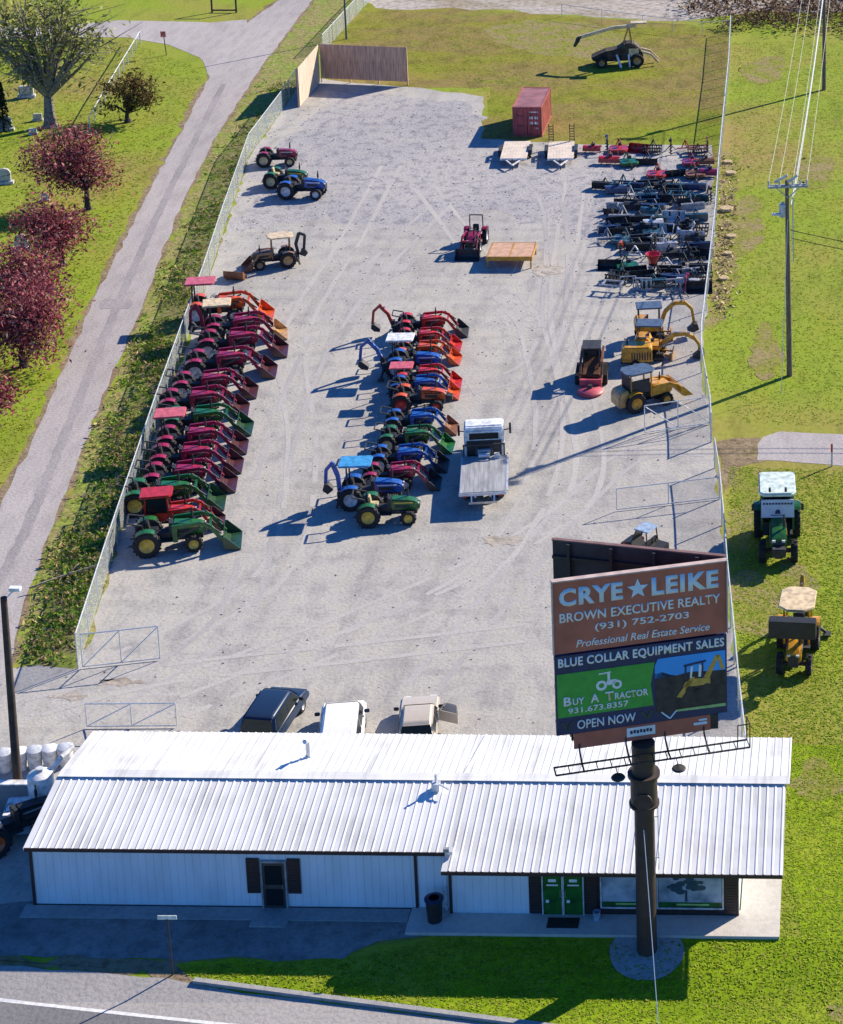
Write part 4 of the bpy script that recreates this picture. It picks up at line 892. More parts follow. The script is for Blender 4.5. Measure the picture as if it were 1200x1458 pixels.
    if loader:
        lc=P(loadc or col)
        for s in(-1,1):
            part('loader_arm',lambda b:(b.barpath([(.15,s*.5,1.22),(1.35,s*.52,1.3),(1.75,s*.54,1.12),(2.3,s*.55,.32)],.1,.16),b.bar((.25,s*.46,.5),(.2,s*.46,1.25),.12,.2)),lc,t,key=('la',s))
            part('cylinder',lambda b:(b.bar((.35,s*.5,.72),(1.3,s*.54,1.15),.07),b.bar((1.5,s*.56,1.35),(2.2,s*.56,.75),.06)),M_iron,t,key=('cy',s))
        part('loader_crossbar',lambda b:b.bar((1.72,-.55,1.05),(1.72,.55,1.05),.1),lc,t,key='lx')
        part('bucket',lambda b:bucketf(b,2.28,wide),P(bucketc or loadc or col) if bucketc!='iron' else M_iron,t,key=('bk',wide))
    if weight: part('front_weight',lambda b:(b.box((1.72,0,.72),(.3,.5,.3)),b.bar((1.5,0,.6),(1.75,0,.6),.3)),M_iron,t,key='fw',bevel=.03)
    if hoe: backhoe(t,P(loadc or col),hoe=='fold')
    return t
def backhoe(t,c,fold=False):
    if fold:
        k=part('backhoe_frame',lambda b:(b.box((-1.5,0,.6),(.25,.8,.45)),b.bar((-1.5,-.4,.7),(-1.6,-.8,.2),.1),b.bar((-1.5,.4,.7),(-1.6,.8,.2),.1)),M_iron,t,key='bff')
        part('boom',lambda b:b.barpath([(-1.55,0,.75),(-1.6,0,1.5),(-1.85,0,2.2)],.16,.2),c,t,key='bof')
        part('dipper_stick',lambda b:b.barpath([(-1.8,0,2.25),(-2.15,0,1.85),(-2.2,0,1.15)],.13,.16),c,t,key='dsf')
        part('dig_bucket',lambda b:b.prism([(-2.25,1.2),(-2.05,1.15),(-1.85,.85),(-2.1,.65),(-2.35,.85)],-.2,.2),M_iron,t,key='dbf')
        return k
    k=part('backhoe_frame',lambda b:(b.box((-1.62,0,.55),(.3,.9,.5)),b.box((-1.75,0,.8),(.25,.3,.5)),b.bar((-1.6,-.45,.7),(-1.75,-1.0,.2),.1),b.bar((-1.6,.45,.7),(-1.75,1.0,.2),.1),b.box((-1.75,-1.05,.12),(.35,.3,.06)),b.box((-1.75,1.05,.12),(.35,.3,.06))),M_iron,t,key='bf')
    part('boom',lambda b:b.barpath([(-1.8,0,.8),(-2.05,0,1.5),(-2.55,0,2.05)],.16,.2),c,t,key='bo')
    part('dipper_stick',lambda b:b.barpath([(-2.45,0,2.15),(-2.95,0,1.7),(-3.05,0,.85)],.13,.16),c,t,key='ds')
    part('dig_bucket',lambda b:(b.prism([(-3.1,.9),(-2.9,.85),(-2.55,.55),(-2.6,.35),(-2.95,.4),(-3.15,.6)],-.22,.22)),M_iron,t,key='db')
    part('cylinder',lambda b:(b.bar((-1.8,.0,1.1),(-2.4,0,1.9),.08),b.bar((-2.2,0,1.95),(-2.75,0,2.0),.07)),M_chrome,t,key='bcy')
    return k

gl='tractors parked in the left row'; gc='tractors parked in the centre row'
hL=R(11)
rowL=[
 ((340,779),'green','fold','rimyellow',None,'green tractor with yellow wheel rims and front loader, nearest of the left row',dict(scale=1.15)),
 ((318,751),'red','cab','silver',None,'red cab tractor with a bright pink red roof beside the green tractor',dict(scale=.95)),
 ((316,723),'green','fold','rimyellow',None,'green loader tractor tucked behind the red cab tractor',{}),
 ((337,697),'maroon','fold','rimtan',None,'maroon loader tractor with one pale front wheel showing, just behind a green loader',{}),
 ((345,670),'maroon','fold','silver',None,'maroon loader tractor, fifth from the near end of the left row',{}),
 ((352,643),'maroon','canopy','silver','pink','maroon loader tractor under a flat pink red canopy in the middle of the left row',{}),
 ((359,616),'green','fold','rimyellow',None,'green loader tractor between maroon tractors in the middle of the left row',{}),
 ((352,590),'maroon','fold','silver',None,'maroon loader tractor right behind the middle green loader of the left row',{}),
 ((367,564),'maroon','fold','silver',None,'maroon loader tractor with low bucket, ninth from the near end of the left row',{}),
 ((392,535),'maroon','fold','silver',None,'maroon loader tractor with bucket pushed far into the lot, tenth of the left row',dict(scale=1.2)),
 ((407,506),'maroon','fold','silver',None,'maroon loader tractor just in front of the yellow canopied one',dict(scale=1.2)),
 ((408,482),'maroon','canopy','silver','cream','maroon tractor with pale yellow canopy and a brown loader bucket',dict(scale=1.15,bucketc='tan',hoe='fold')),
 ((387,454),'orange','canopy','silver','pink','orange loader tractor with pink red canopy, farthest of the left row',dict(scale=1.2))]
for px,c,tp,rm,tc,lab,kw in rowL:
    kw=dict(kw); kw.setdefault('bucketc',{'maroon':'shadedmaroon','green':'shadedgreen','red':'shadedmaroon','orange':'orange'}[c])  # maroon, red and green tractors: bucket shade put into a darker colour
    tractor(lab,px,hL,c,tp,True,rim=rm,topc=tc,group=gl,anchor='tip',**kw)
rowC=[
 ((524,752),'green','fold','rimyellow',None,'small green tractor with yellow rims and no loader, nearest of the centre row',dict(seatc='rimtan',scale=1.06)),
 ((499,728),'blue','canopy','silver','cyan','blue tractor with bright blue canopy and a backhoe on its tail',dict(hoe='fold')),
 ((528,702),'maroon','fold','silver',None,'maroon loader tractor between two blue tractors of the centre row',dict(loader=True,bucketc='iron',scale=.92)),
 ((540,676),'blue','fold','silver',None,'blue loader tractor between the maroon tractor and the green loader tractor',dict(loader=True,bucketc='iron',scale=.92)),
 ((552,647),'green','fold','rimtan',None,'green loader tractor with a tan rear rim in the centre row',dict(loader=True,scale=.92)),
 ((560,622),'blue','fold','silver',None,'blue tractor with a rusty bucket behind the green loader tractor of the centre row',dict(loader=True,bucketc='rust',scale=.9)),
 ((571,591),'orange','fold','red',None,'orange red tractor with red wheel rims and no loader in the centre row',dict(weight=True,scale=1.06)),
 ((566,572),'blue','canopy','silver','pink','blue loader tractor under a coral red canopy in the centre row',dict(loader=True,bucketc='orange',scale=.93)),
 ((572,556),'red','fold','silver',None,'bright red loader tractor between the two canopied tractors of the centre row',dict(loader=True,scale=.91)),
 ((564,540),'blue','canopy','silver','white','blue tractor with pale pink white canopy and blue backhoe in the centre row',dict(hoe=True,scale=1.08)),
 ((572,521),'orange','fold','silver',None,'orange loader tractor behind the pale canopied tractor',dict(loader=True,scale=.91)),
 ((574,502),'red','rops','silver',None,'red loader tractor second from the far end of the centre row',dict(loader=True,scale=.91)),
 ((577,483),'red','fold','silver',None,'red tractor with a raised backhoe arm at the far end of the centre row',dict(hoe=True,loader=True,bucketc='iron',scale=.98))]
for px,c,tp,rm,tc,lab,kw in rowC: tractor(lab,px,R(3),c,tp,rim=rm,topc=tc,group=gc,**kw)
gt='tractors by the wooden screen'
tractor('maroon tractor with pale wheels nearest the wooden screen',(375,239),R(2),'maroon','none',rim='rimtan',group=gt,scale=1.05)
tractor('green tractor half hidden behind the blue one near the left fence',(386,270),R(0),'green','none',rim='rimtan',group=gt,seatc='rimtan',scale=1.08)
tractor('blue tractor with silver wheels standing alone at the upper left of the lot',(408,285),R(-3),'blue','none',rim='silver',group=gt,scale=1.15)
tractor('maroon tractor with a tall roll bar facing the camera in the open lot',(675,352),R(-92),'maroon','rops',True,rim='iron' if False else None,anchor='centre',scale=1.0,bucketc='iron')
bl=tractor('rusty tan backhoe loader with pale canopy facing the left fence',(390,379),R(198),'rusttan','canopy4',False,False,topc='cream',name='backhoe_loader',cat='backhoe',anchor='centre',scale=.98,rim='tan')
for sy in(-1,1): part('loader_arm',lambda b:b.barpath([(.1,sy*.5,1.15),(1.0,sy*.52,1.15),(1.5,sy*.54,.5)],.1,.16),P('rusttan'),bl)
part('bucket',lambda b:bucketf(b,1.5,1.7),P('rust'),bl)
part('backhoe_frame',lambda b:(b.box((-1.62,0,.55),(.3,.9,.5)),b.bar((-1.6,-.45,.7),(-1.75,-.8,.2),.1),b.bar((-1.6,.45,.7),(-1.75,.8,.2),.1)),M_iron,bl)
part('boom',lambda b:b.barpath([(-1.75,0,.7),(-1.6,0,1.5),(-1.85,0,2.3)],.2,.22),M_iron,bl)
part('dipper_stick',lambda b:b.barpath([(-1.85,0,2.3),(-2.25,0,2.1),(-2.15,0,1.1)],.16,.18),M_iron,bl)
part('dig_bucket',lambda b:b.prism([(-2.2,1.1),(-2.0,1.05),(-1.85,.7),(-2.2,.55),(-2.4,.8)],-.22,.22),M_iron,bl)
bt=tractor('large green cab tractor with a white banner parked on the right hand grass',(1107,779),R(-88),'green','cab',topc='mint',anchor='centre',scale=1.45,rim='rimtan',weight=True)
bn=part('banner',lambda b:b.box((.25,0,1.62),(.03,1.16,.68)),mat('banner_cloth',(.5,.57,.68),rough=.7,var=.06),bt,label='white banner with dark lettering')
text('TRACTORS 4 SALE',1.0,.1,M_signnavy,bn,(.27,-.5,1.8),(PI/2,0,PI/2)) if False else part('banner_marks',lambda b:[b.box((.268,-.48+k*.107,1.81),(.006,.08,.07)) for k in range(10)]+[b.prism([(-.1,1.42),(.1,1.42),(.08,1.55),(0,1.6),(-.08,1.53)],.266,.272,'x'),b.box((.268,0,1.37),(.006,.5,.03))],M_signnavy,bn)
for s in(-1,1): part('mirror',lambda b:(b.bar((.1,s*.55,1.9),(.15,s*.85,1.75),.03),b.box((.15,s*.87,1.62),(.05,.1,.24))),M_iron,bt)
part('work_light',lambda b:[b.box((.3,y,2.36),(.1,.08,.14)) for y in(-.28,.28)],M_iron,bt)
yb=tractor('yellow backhoe loader with tan eight sided canopy and a raised dark bucket',(1134,938),R(-95),'yellow','board',False,True,topc='cream',name='backhoe_loader',cat='backhoe',anchor='centre',scale=1.2,rim='tan',bucketc='iron',loadc='yellow')
for sy in(-1,1): part('loader_arm',lambda b:b.barpath([(.15,sy*.5,1.15),(.75,sy*.55,1.7),(.95,sy*.55,1.75)],.1,.16),P('yellow'),yb)
part('bucket',lambda b:(b.box((1.0,-.05,1.98),(.06,1.75,.72)),b.box((1.2,-.05,2.33),(.42,1.75,.05)),b.box((1.2,-.93,2.0),(.4,.04,.66)),b.box((1.2,.83,2.0),(.4,.04,.66)),b.box((1.38,-.05,1.98),(.05,1.75,.66))),P('black'),yb)
tractor('dark tractor with an orange wheel rim beside the left end of the building',(22,1195),R(40),'black','none',rim='orange',anchor='centre',scale=1.1,seatc='white')

# ------------------------------------------------------------------ diggers by the right fence
def tracksf(b,L,wd,h,y):
    n=8; pl=[( L/2-h/2+h/2*math.cos(a),h/2+h/2*math.sin(a)) for a in[-PI/2+k*PI/n for k in range(n+1)]]+[(-L/2+h/2+h/2*math.cos(a),h/2+h/2*math.sin(a)) for a in[PI/2+k*PI/n for k in range(n+1)]]
    b.prism(pl,y-wd/2,y+wd/2)
    for k in range(14): b.box((-L/2+(k+.5)*L/14,y,h+.012),(.06,wd,.03))
def excavator(label,px,rz,boom,s=1,topc='slate'):
    t=thing('mini_excavator',label,'excavator',G(*px),rz,'yellow mini excavators',s); c=P('yellow')
    for y in(-.55,.55): part('track',lambda b:tracksf(b,1.9,.32,.48,y),M_tyre,t,key=('tk',y))
    part('undercarriage',lambda b:(b.box((0,0,.4),(1.1,.8,.3)),b.cyl((0,0,.5),(0,0,.68),.36,.36,14)),M_iron,t,key='uc')
    part('house',lambda b:b.prism([(-.95,.7),(.75,.7),(.75,.95),(.1,1.0),(-.1,1.45),(-.85,1.45),(-1.0,1.1)],-.62,.62),c,t,key='ho',bevel=.06)
    part('seat',lambda b:(b.box((.05,.1,1.1),(.4,.4,.12)),b.box((-.12,.1,1.35),(.1,.4,.45))),M_seat,t,key='s',bevel=.03)
    for x in(-.7,.62):
        for y in(-.5,.5): part('canopy_post',lambda b:b.bar((0,0,.95 if x>0 else 1.45),(0,0,2.2),.06),M_iron,t,key=('cp',x>0),loc=(x,y,0))
    part('canopy',lambda b:canopy_roof(b,-.85,.8,1.25,2.2),P(topc),t,key='cn',bevel=.03)
    part('blade',lambda b:(b.bar((.7,-.35,.35),(1.35,-.35,.25),.1),b.bar((.7,.35,.35),(1.35,.35,.25),.1),b.box((1.4,0,.24),(.08,1.5,.42))),c,t,key='bl')
    o,k=boom
    part('boom',lambda b:b.barpath([(.7,0,.9),(1.0,0,1.8),(1.6,0,2.35),(2.3,0,2.3)] if k==0 else [(.7,0,.9),(1.5,0,1.5),(2.2,0,1.6),(2.8,0,1.3)],.2,.24),c,t,key=('bm',k))
    part('dipper_stick',lambda b:b.barpath([(2.2,0,2.4),(2.7,0,1.9),(2.85,0,.9)] if k==0 else [(2.7,0,1.4),(3.05,0,.9),(3.1,0,.5)],.15,.18),c,t,key=('st',k))
    bx,bz=(2.85,.85) if k==0 else(3.1,.5)
    part('dig_bucket',lambda b:b.prism([(bx-.05,bz+.1),(bx+.2,bz+.05),(bx+.3,bz-.3),(bx-.05,bz-.5),(bx-.45,bz-.35),(bx-.2,bz-.15)],-.3,.3),M_iron,t,key=('eb',k))
    part('cylinder',lambda b:b.bar((1.1,0,1.95),(2.2,0,2.55),.09) if k==0 else b.bar((1.4,0,1.65),(2.5,0,1.65),.09),M_chrome,t,key=('ec',k))
excavator('farther yellow mini excavator with a high arched boom beside the implements',(925,482),R(8),(0,0),1.0)
excavator('nearer yellow mini excavator with its bucket lowered to the right',(926,508),R(-2),(0,1),1.0)
t=thing('air_compressor','yellow box shaped compressor standing behind the canopied loader','compressor',G(907,521),R(4),None,1.0)
part('housing',lambda b:b.prism([(-.95,.45),(.95,.45),(.95,1.25),(.8,1.42),(-.8,1.42),(-.95,1.25)],-.55,.55),P('yellow'),t,bevel=.05)
part('louvre',lambda b:[b.box((-.3+k*.16,-.56,.85),(.08,.02,.5)) for k in range(8)],M_iron,t)
part('frame',lambda b:(b.box((0,0,.4),(2.0,1.0,.1)),b.bar((.9,0,.4),(1.7,0,.4),.1),b.cyl((1.6,0,0),(1.6,0,.4),.04,.04,8)),M_iron,t)
for s in(-1,1): wheel(t,'wheel',-.1,s*.6,.3,.2,P('white'),False)
part('exhaust',lambda b:b.cyl((-.6,.2,1.4),(-.6,.2,1.75),.06,.06,8),M_iron,t)
wl=tractor('yellow wheel loader with dark canopy and a yellow bucket facing the right fence',(920,577),R(30),'yellow','canopy4',False,topc='slate',name='wheel_loader',cat='loader',anchor='centre',scale=1.05,rim='yellow',bucketc='yellow',wide=1.8)
for sy in(-1,1): part('loader_arm',lambda b:b.barpath([(.2,sy*.5,1.25),(1.2,sy*.52,1.25),(1.75,sy*.54,1.0)],.12,.2),P('yellow'),wl)
part('bucket',lambda b:bucketf(b,1.75,1.9,.5),P('yellow'),wl)
part('counterweight',lambda b:b.prism([(-1.95,.4),(-1.3,.4),(-1.3,1.35),(-1.8,1.3),(-1.95,1.05)],-.56,.56),P('tan'),wl,bevel=.06); part('cab_back',lambda b:b.box((-1.22,0,1.6),(.05,1.1,1.0)),M_iron,wl); part('cab_side',lambda b:b.box((-.55,-.5,1.45),(1.1,.04,.8)),M_iron,wl); part('engine_hood',lambda b:b.prism([(.1,.7),(1.4,.7),(1.4,1.2),(.1,1.45)],-.5,.5),P('yellow'),wl,bevel=.06)
t=thing('skid_steer','brown tracked skid steer with black cage and a red disc cutter on its front','skid steer',G(843,540),R(-88),None,1.08)
for y in(-.72,.72): part('track',lambda b:tracksf(b,1.9,.36,.62,y),M_tyre,t)
part('body',lambda b:b.prism([(-1.3,.35),(.9,.35),(1.0,.7),(.3,.85),(-.5,1.25),(-1.3,1.3)],-.52,.52),P('brown'),t,bevel=.05)
part('cage',lambda b:[b.bar((x,y,.9),(x,y,1.95),.08) for x in(-.75,.35) for y in(-.45,.45)]+[b.box((-.2,0,2.0),(1.25,1.05,.08)),b.box((-.75,0,1.5),(.04,.9,.9))],M_iron,t)
part('seat',lambda b:(b.box((-.35,0,1.0),(.45,.5,.12)),b.box((-.6,0,1.25),(.1,.5,.5))),M_seat,t)
for s in(-1,1): part('lift_arm',lambda b:b.barpath([(-1.2,s*.6,1.45),(.5,s*.6,1.2),(1.1,s*.6,.75),(1.25,s*.55,.3)],.12,.18),P('rust'),t)
part('disc_cutter',lambda b:(b.lathe([(0,.34),(.22,.3),(.66,.24),(.74,.16),(.72,.06),(0,.06)],(1.95,0,0),'z',24),b.box((1.4,0,.36),(.2,1.2,.5))),mat('cutter_red',(.5,.08,.11),rough=.5),t,smooth=True)
part('motor',lambda b:b.cyl((1.95,0,.3),(1.95,0,.5),.14,.12,10),M_iron,t)
# far boom machine on the field
t=thing('boom_digger','old dirty yellow digger with a long straight boom on the far grass','digger',G(893,92),R(186),None,1.0)
part('body',lambda b:b.prism([(-1.4,.6),(3.1,.5),(3.4,.9),(2.0,1.5),(.8,1.7),(.2,2.2),(-.6,2.2),(-1.4,1.5)],-.8,.8),mat('grimy_brown',(.07,.05,.035),rough=.8,var=.4,scale=2),t,bevel=.1)
for x,rr_ in((-.9,.62),(2.4,.5)):
    for s in(-1,1): wheel(t,'wheel',x,s*1.0,rr_,.4,P('tan'))
part('mast',lambda b:[b.bar((-.5,y,1.8),(-.2,y,3.6),.16) for y in(-.4,.4)]+[b.bar((.4,0,1.9),(-.1,0,3.5),.14)],P('tan'),t)
part('boom',lambda b:b.barpath([(-.9,0,3.75),(1.3,0,3.6),(4.4,0,2.75)],.26,.3),P('cream'),t)
part('boom_tip',lambda b:b.prism([(4.2,2.95),(4.7,2.7),(5.0,1.9),(4.8,1.85),(4.4,2.4)],-.16,.16),M_iron,t)
part('canopy',lambda b:b.box((-1.1,0,4.05),(1.5,.9,.12)),P('cream'),t,bevel=.03)
for y in(-.6,.6): part('loader_arm',lambda b:b.barpath([(-1.2,y,1.4),(-2.2,y,1.1),(-2.9,y,.3)],.16,.2),P('cream'),t)
part('engine_cover',lambda b:b.box((-.6,.82,1.35),(.9,.06,.8)),P('cream'),t)
part('stabilizer',lambda b:(b.bar((1.0,.85,1.2),(.6,1.5,.1),.16),b.bar((1.0,-.85,1.2),(.6,-1.5,.1),.16),b.bar((-.1,.85,1.2),(-.2,1.4,.1),.14)),P('white'),t)
t=single('loader_bucket','rusty loader bucket lying on its back by the left fence','bucket',lambda b:bucketf(b,-.3,1.4),P('rust'),G(335,398),R(80),bevel=.0)

# ------------------------------------------------------------------ container, trailers, platform
t=thing('shipping_container','dull red steel shipping container with white door markings on the field edge','container',G(752,195)+Vector((0,3.03,0)),R(-1),None)
M_cred=mat('container_red',(.42,.075,.08),rough=.6,var=.2,scale=1.5)
M_csunlit=mat('container_side_sunlit',(.5,.13,.09),rough=.6,var=.2,scale=1.5)  # same red steel, with the sunlight on this side put into the colour
def corr(b,axis,L,off,z0,z1,n):
    st=L/n
    for i in range(n):
        a=-L/2+i*st; pr=[(a,0),(a+st*.4,0),(a+st*.5,.035),(a+st*.9,.035),(a+st,0)]
        for p,q in zip(pr,pr[1:]):
            if axis=='y':
                s=1 if off>0 else -1; b.quad((off-s*p[1],p[0],z0),(off-s*q[1],q[0],z0),(off-s*q[1],q[0],z1),(off-s*p[1],p[0],z1))
            else: b.quad((-1.18,p[0],z0-p[1]),(-1.18,q[0],z0-q[1]),(1.18,q[0],z0-q[1]),(1.18,p[0],z0-p[1]))
part('side_panel',lambda b:corr(b,'y',5.9,1.2,.12,2.5,20),M_csunlit,t); part('side_panel',lambda b:corr(b,'y',5.9,-1.2,.12,2.5,20),M_cred,t)
part('roof_panel',lambda b:corr(b,'z',5.9,0,2.56,0,20),mat('container_roof',(.62,.29,.27),rough=.65,var=.15,scale=1),t)
def ff(b):
    for x in(-1.17,1.17):
        for y in(-2.98,2.98): b.box((x,y,1.3),(.1,.1,2.4))
        b.box((x,0,2.54),(.1,6.06,.1)); b.box((x,0,.08),(.1,6.06,.14))
    for y in(-2.98,2.98): b.box((0,y,2.54),(2.24,.1,.1)); b.box((0,y,.08),(2.24,.1,.14))
part('frame',ff,P('pink') if False else mat('container_frame',(.38,.1,.085),rough=.6,var=.15),t)
for s in(-1,1):
    d=part('door',lambda b:b.box((0,-2.99,1.32),(1.08,.05,2.3)),M_cred,t,loc=(s*.56,0,0))
    part('lock_bar',lambda b:[b.cyl((x,-3.05,.2),(x,-3.05,2.45),.025,.025,7) for x in(-.25,.25)],M_cred,d)
    part('handle',lambda b:b.box((0,-3.07,1.0),(.4,.03,.05)),M_iron,d)
    if s>0: part('marking',lambda b:[b.box((x,-3.022,z),(wd,.006,hh)) for x,z,wd,hh in((-.22,1.65,.28,.22),(.2,1.65,.28,.22),(-.22,1.2,.28,.22),(.2,1.2,.28,.22),(.0,2.15,.7,.1),(.25,.75,.2,.1))],P('white'),d)
    else: part('marking',lambda b:[b.box((0,-3.022,2.05),(.5,.006,.07))],P('pink'),d)
part('floor',lambda b:b.box((0,0,.12),(2.2,5.9,.06)),M_wood,t)
part('back_panel',lambda b:b.box((0,2.99,1.3),(2.24,.04,2.3)),M_cred,t)
def trailer(label,px,ramps,rz=0,L=4.6):
    t=thing('flatbed_trailer',label,'trailer',G(*px),rz,'pale flat trailers beside the red container')
    part('deck',lambda b:[b.box((-1.0+(k+.5)*2.1/9-.05,0,.62),(2.1/9*.96,L,.05)) for k in range(9)],mat('pale_deck_boards',(.66,.56,.47),rough=.8,var=.1,scale=1.5),t)
    part('frame',lambda b:(b.box((-1.02,0,.56),(.08,L,.14)),b.box((1.0,0,.56),(.08,L,.14)),b.box((0,-L/2,.56),(2.1,.08,.14)),b.box((0,L/2,.56),(2.1,.08,.14)),b.bar((-.6,-L/2,.5),(0,-L/2-1.2,.45),.1),b.bar((.6,-L/2,.5),(0,-L/2-1.2,.45),.1)),P('white'),t)
    part('jack',lambda b:b.cyl((0,-L/2-1.0,0),(0,-L/2-1.0,.9),.05,.05,8),M_iron,t)
    for s in(-1,1):
        for y in(-.2,.6): wheel(t,'wheel',s*1.18,y,.34,.22,P('silver'),False,R(90))
        part('fender',lambda b:b.prism([(-.75,.5),(-.6,.78),(1.0,.78),(1.15,.5),(1.1,.5),(.97,.74),(-.57,.74),(-.7,.5)],s*1.06,s*1.34,'x'),M_iron,t)
        if ramps: part('ramp',lambda b:(b.bar((s*.85-.18,L/2,.6),(s*.85-.18,L/2+.15,2.1),.06),b.bar((s*.85+.18,L/2,.6),(s*.85+.18,L/2+.15,2.1),.06),[b.bar((s*.85-.18,L/2+.02*k,.8+k*.22),(s*.85+.18,L/2+.02*k,.8+k*.22),.05) for k in range(6)]),M_iron,t)
trailer('pale decked flat trailer without ramps, left of the pair by the red container',(734,224),False,R(3))
trailer('pale decked flat trailer with two raised black ramps beside the red container',(799,224),True,R(5))
t=thing('work_platform','low yellow framed platform with two plywood panels in the open lot','platform',G(729,372),R(0),None)
part('frame',lambda b:(b.box((0,-1.45,.72),(3.2,.1,.3)),b.box((0,1.45,.72),(3.2,.1,.3)),b.box((-1.55,0,.72),(.1,2.8,.3)),b.box((1.55,0,.72),(.1,2.8,.3)),b.box((0,0,.76),(.12,2.8,.22))),P('yellow'),t,bevel=.02)
for s in(-1,1): part('plywood_panel',lambda b:b.box((0,0,.85),(1.4,2.76,.03)),M_ply,t,key='pp',loc=(s*.77,0,0))
for x in(-1.5,1.5):
    for y in(-1.4,1.4): part('leg',lambda b:b.bar((0,0,0),(0,0,.6),.1),P('yellow'),t,key='lg',loc=(x,y,0))

# ------------------------------------------------------------------ flatbed truck
t=thing('flatbed_truck','white cab flatbed truck with an empty grey bed facing away from the camera','truck',G(688,727)+Vector((0,0,0)),R(7),None)
# local +Y forward, rear of bed at y=0
c=P('white'); M_bed=mat('grey_deck_planks',(.33,.34,.36),rough=.7,var=.18,scale=1.2,stretch=(4,.5,1))
part('bed',lambda b:[b.box((-1.22+(k+.5)*2.44/10,2.2,1.06),(2.44/10*.97,4.4,.06)) for k in range(10)],M_bed,t)
part('bed_frame',lambda b:(b.box((-1.22,2.2,.98),(.07,4.4,.16)),b.box((1.22,2.2,.98),(.07,4.4,.16)),b.box((0,-.03,.98),(2.5,.07,.16)),b.box((-.4,2.4,.8),(.1,4.6,.2)),b.box((.4,2.4,.8),(.1,4.6,.2))),M_galv,t)
part('side_rail',lambda b:(b.box((1.28,2.1,1.05),(.1,4.0,.08)),[b.box((1.3,.3+k*.9,1.0),(.06,.08,.2)) for k in range(5)]),M_galv,t)
part('headboard',lambda b:([b.box((x,4.4,1.4),(.08,.08,.7)) for x in(-1.1,-.4,.4,1.1)],b.box((0,4.4,1.75),(2.3,.08,.08))),M_iron,t)
cb=part('cab',lambda b:b.prism([(4.75,.7),(6.55,.7),(6.55,1.5),(6.1,2.5),(5.9,2.62),(4.95,2.62),(4.75,2.45)],-1.08,1.08,'x'),c,t,bevel=.08,smooth=True)
part('rear_window',lambda b:b.box((0,4.73,2.1),(1.6,.03,.36)),M_glass,cb,bevel=.01)
part('cab_back',lambda b:(b.box((0,4.735,1.35),(1.9,.02,1.0))),M_iron,cb)
part('windshield',lambda b:b.quad((-.92,6.57,1.58),(.92,6.57,1.58),(.86,6.17,2.42),(-.86,6.17,2.42)),M_glass,cb)
for s in(-1,1):
    part('side_window',lambda b:b.box((s*1.085,5.5,1.95),(.02,1.1,.6)),M_glass,cb)
    part('mirror',lambda b:(b.bar((s*1.0,6.3,1.7),(s*1.36,6.2,1.8),.05),b.box((s*1.42,6.2,1.85),(.12,.12,.6))),M_iron,t)
    part('tail_light',lambda b:b.box((s*.95,-.06,.86),(.2,.04,.1)),M_tail,t)
    for dx in(.0,.3): wheel(t,'rear_wheel',s*(.98-dx),1.6,.42,.24,P('white'),False,R(90))
    wheel(t,'front_wheel',s*.88,7.0,.42,.26,P('silver'),False,R(90))
hd=part('hood',lambda b:b.prism([(6.5,.6),(7.95,.6),(8.0,1.15),(7.6,1.36),(6.5,1.5)],-.95,.95,'x'),c,t,bevel=.08,smooth=True)
part('grille',lambda b:b.box((0,8.0,.9),(1.2,.04,.35)),M_chrome,hd)
for s in(-1,1): part('headlight',lambda b:b.box((s*.78,7.98,.95),(.25,.05,.18)),M_lamp,hd)
part('bumper',lambda b:b.box((0,8.05,.55),(2.0,.12,.22)),M_chrome,t); part('bumper',lambda b:(b.box((0,-.05,.5),(1.5,.1,.12)),b.bar((-.6,-.05,.5),(-.6,.1,.9),.08),b.bar((.6,-.05,.5),(.6,.1,.9),.08)),M_chrome,t)
part('hoist',lambda b:(b.box((0,4.55,1.25),(.9,.2,.3)),b.cyl((-.3,4.15,1.22),(.3,4.15,1.22),.13,.13,12),b.box((.7,4.15,1.2),(.3,.3,.22))),M_galv,t)
part('chassis',lambda b:(b.box((-.4,4.0,.6),(.1,8,.2)),b.box((.4,4.0,.6),(.1,8,.2)),b.box((0,1.6,.42),(1.8,.16,.16))),M_iron,t)
part('tool_box',lambda b:(b.box((1.0,3.4,.72),(.4,1.2,.4)),b.box((-1.0,3.4,.72),(.4,1.2,.4))),M_galv,t,bevel=.02)

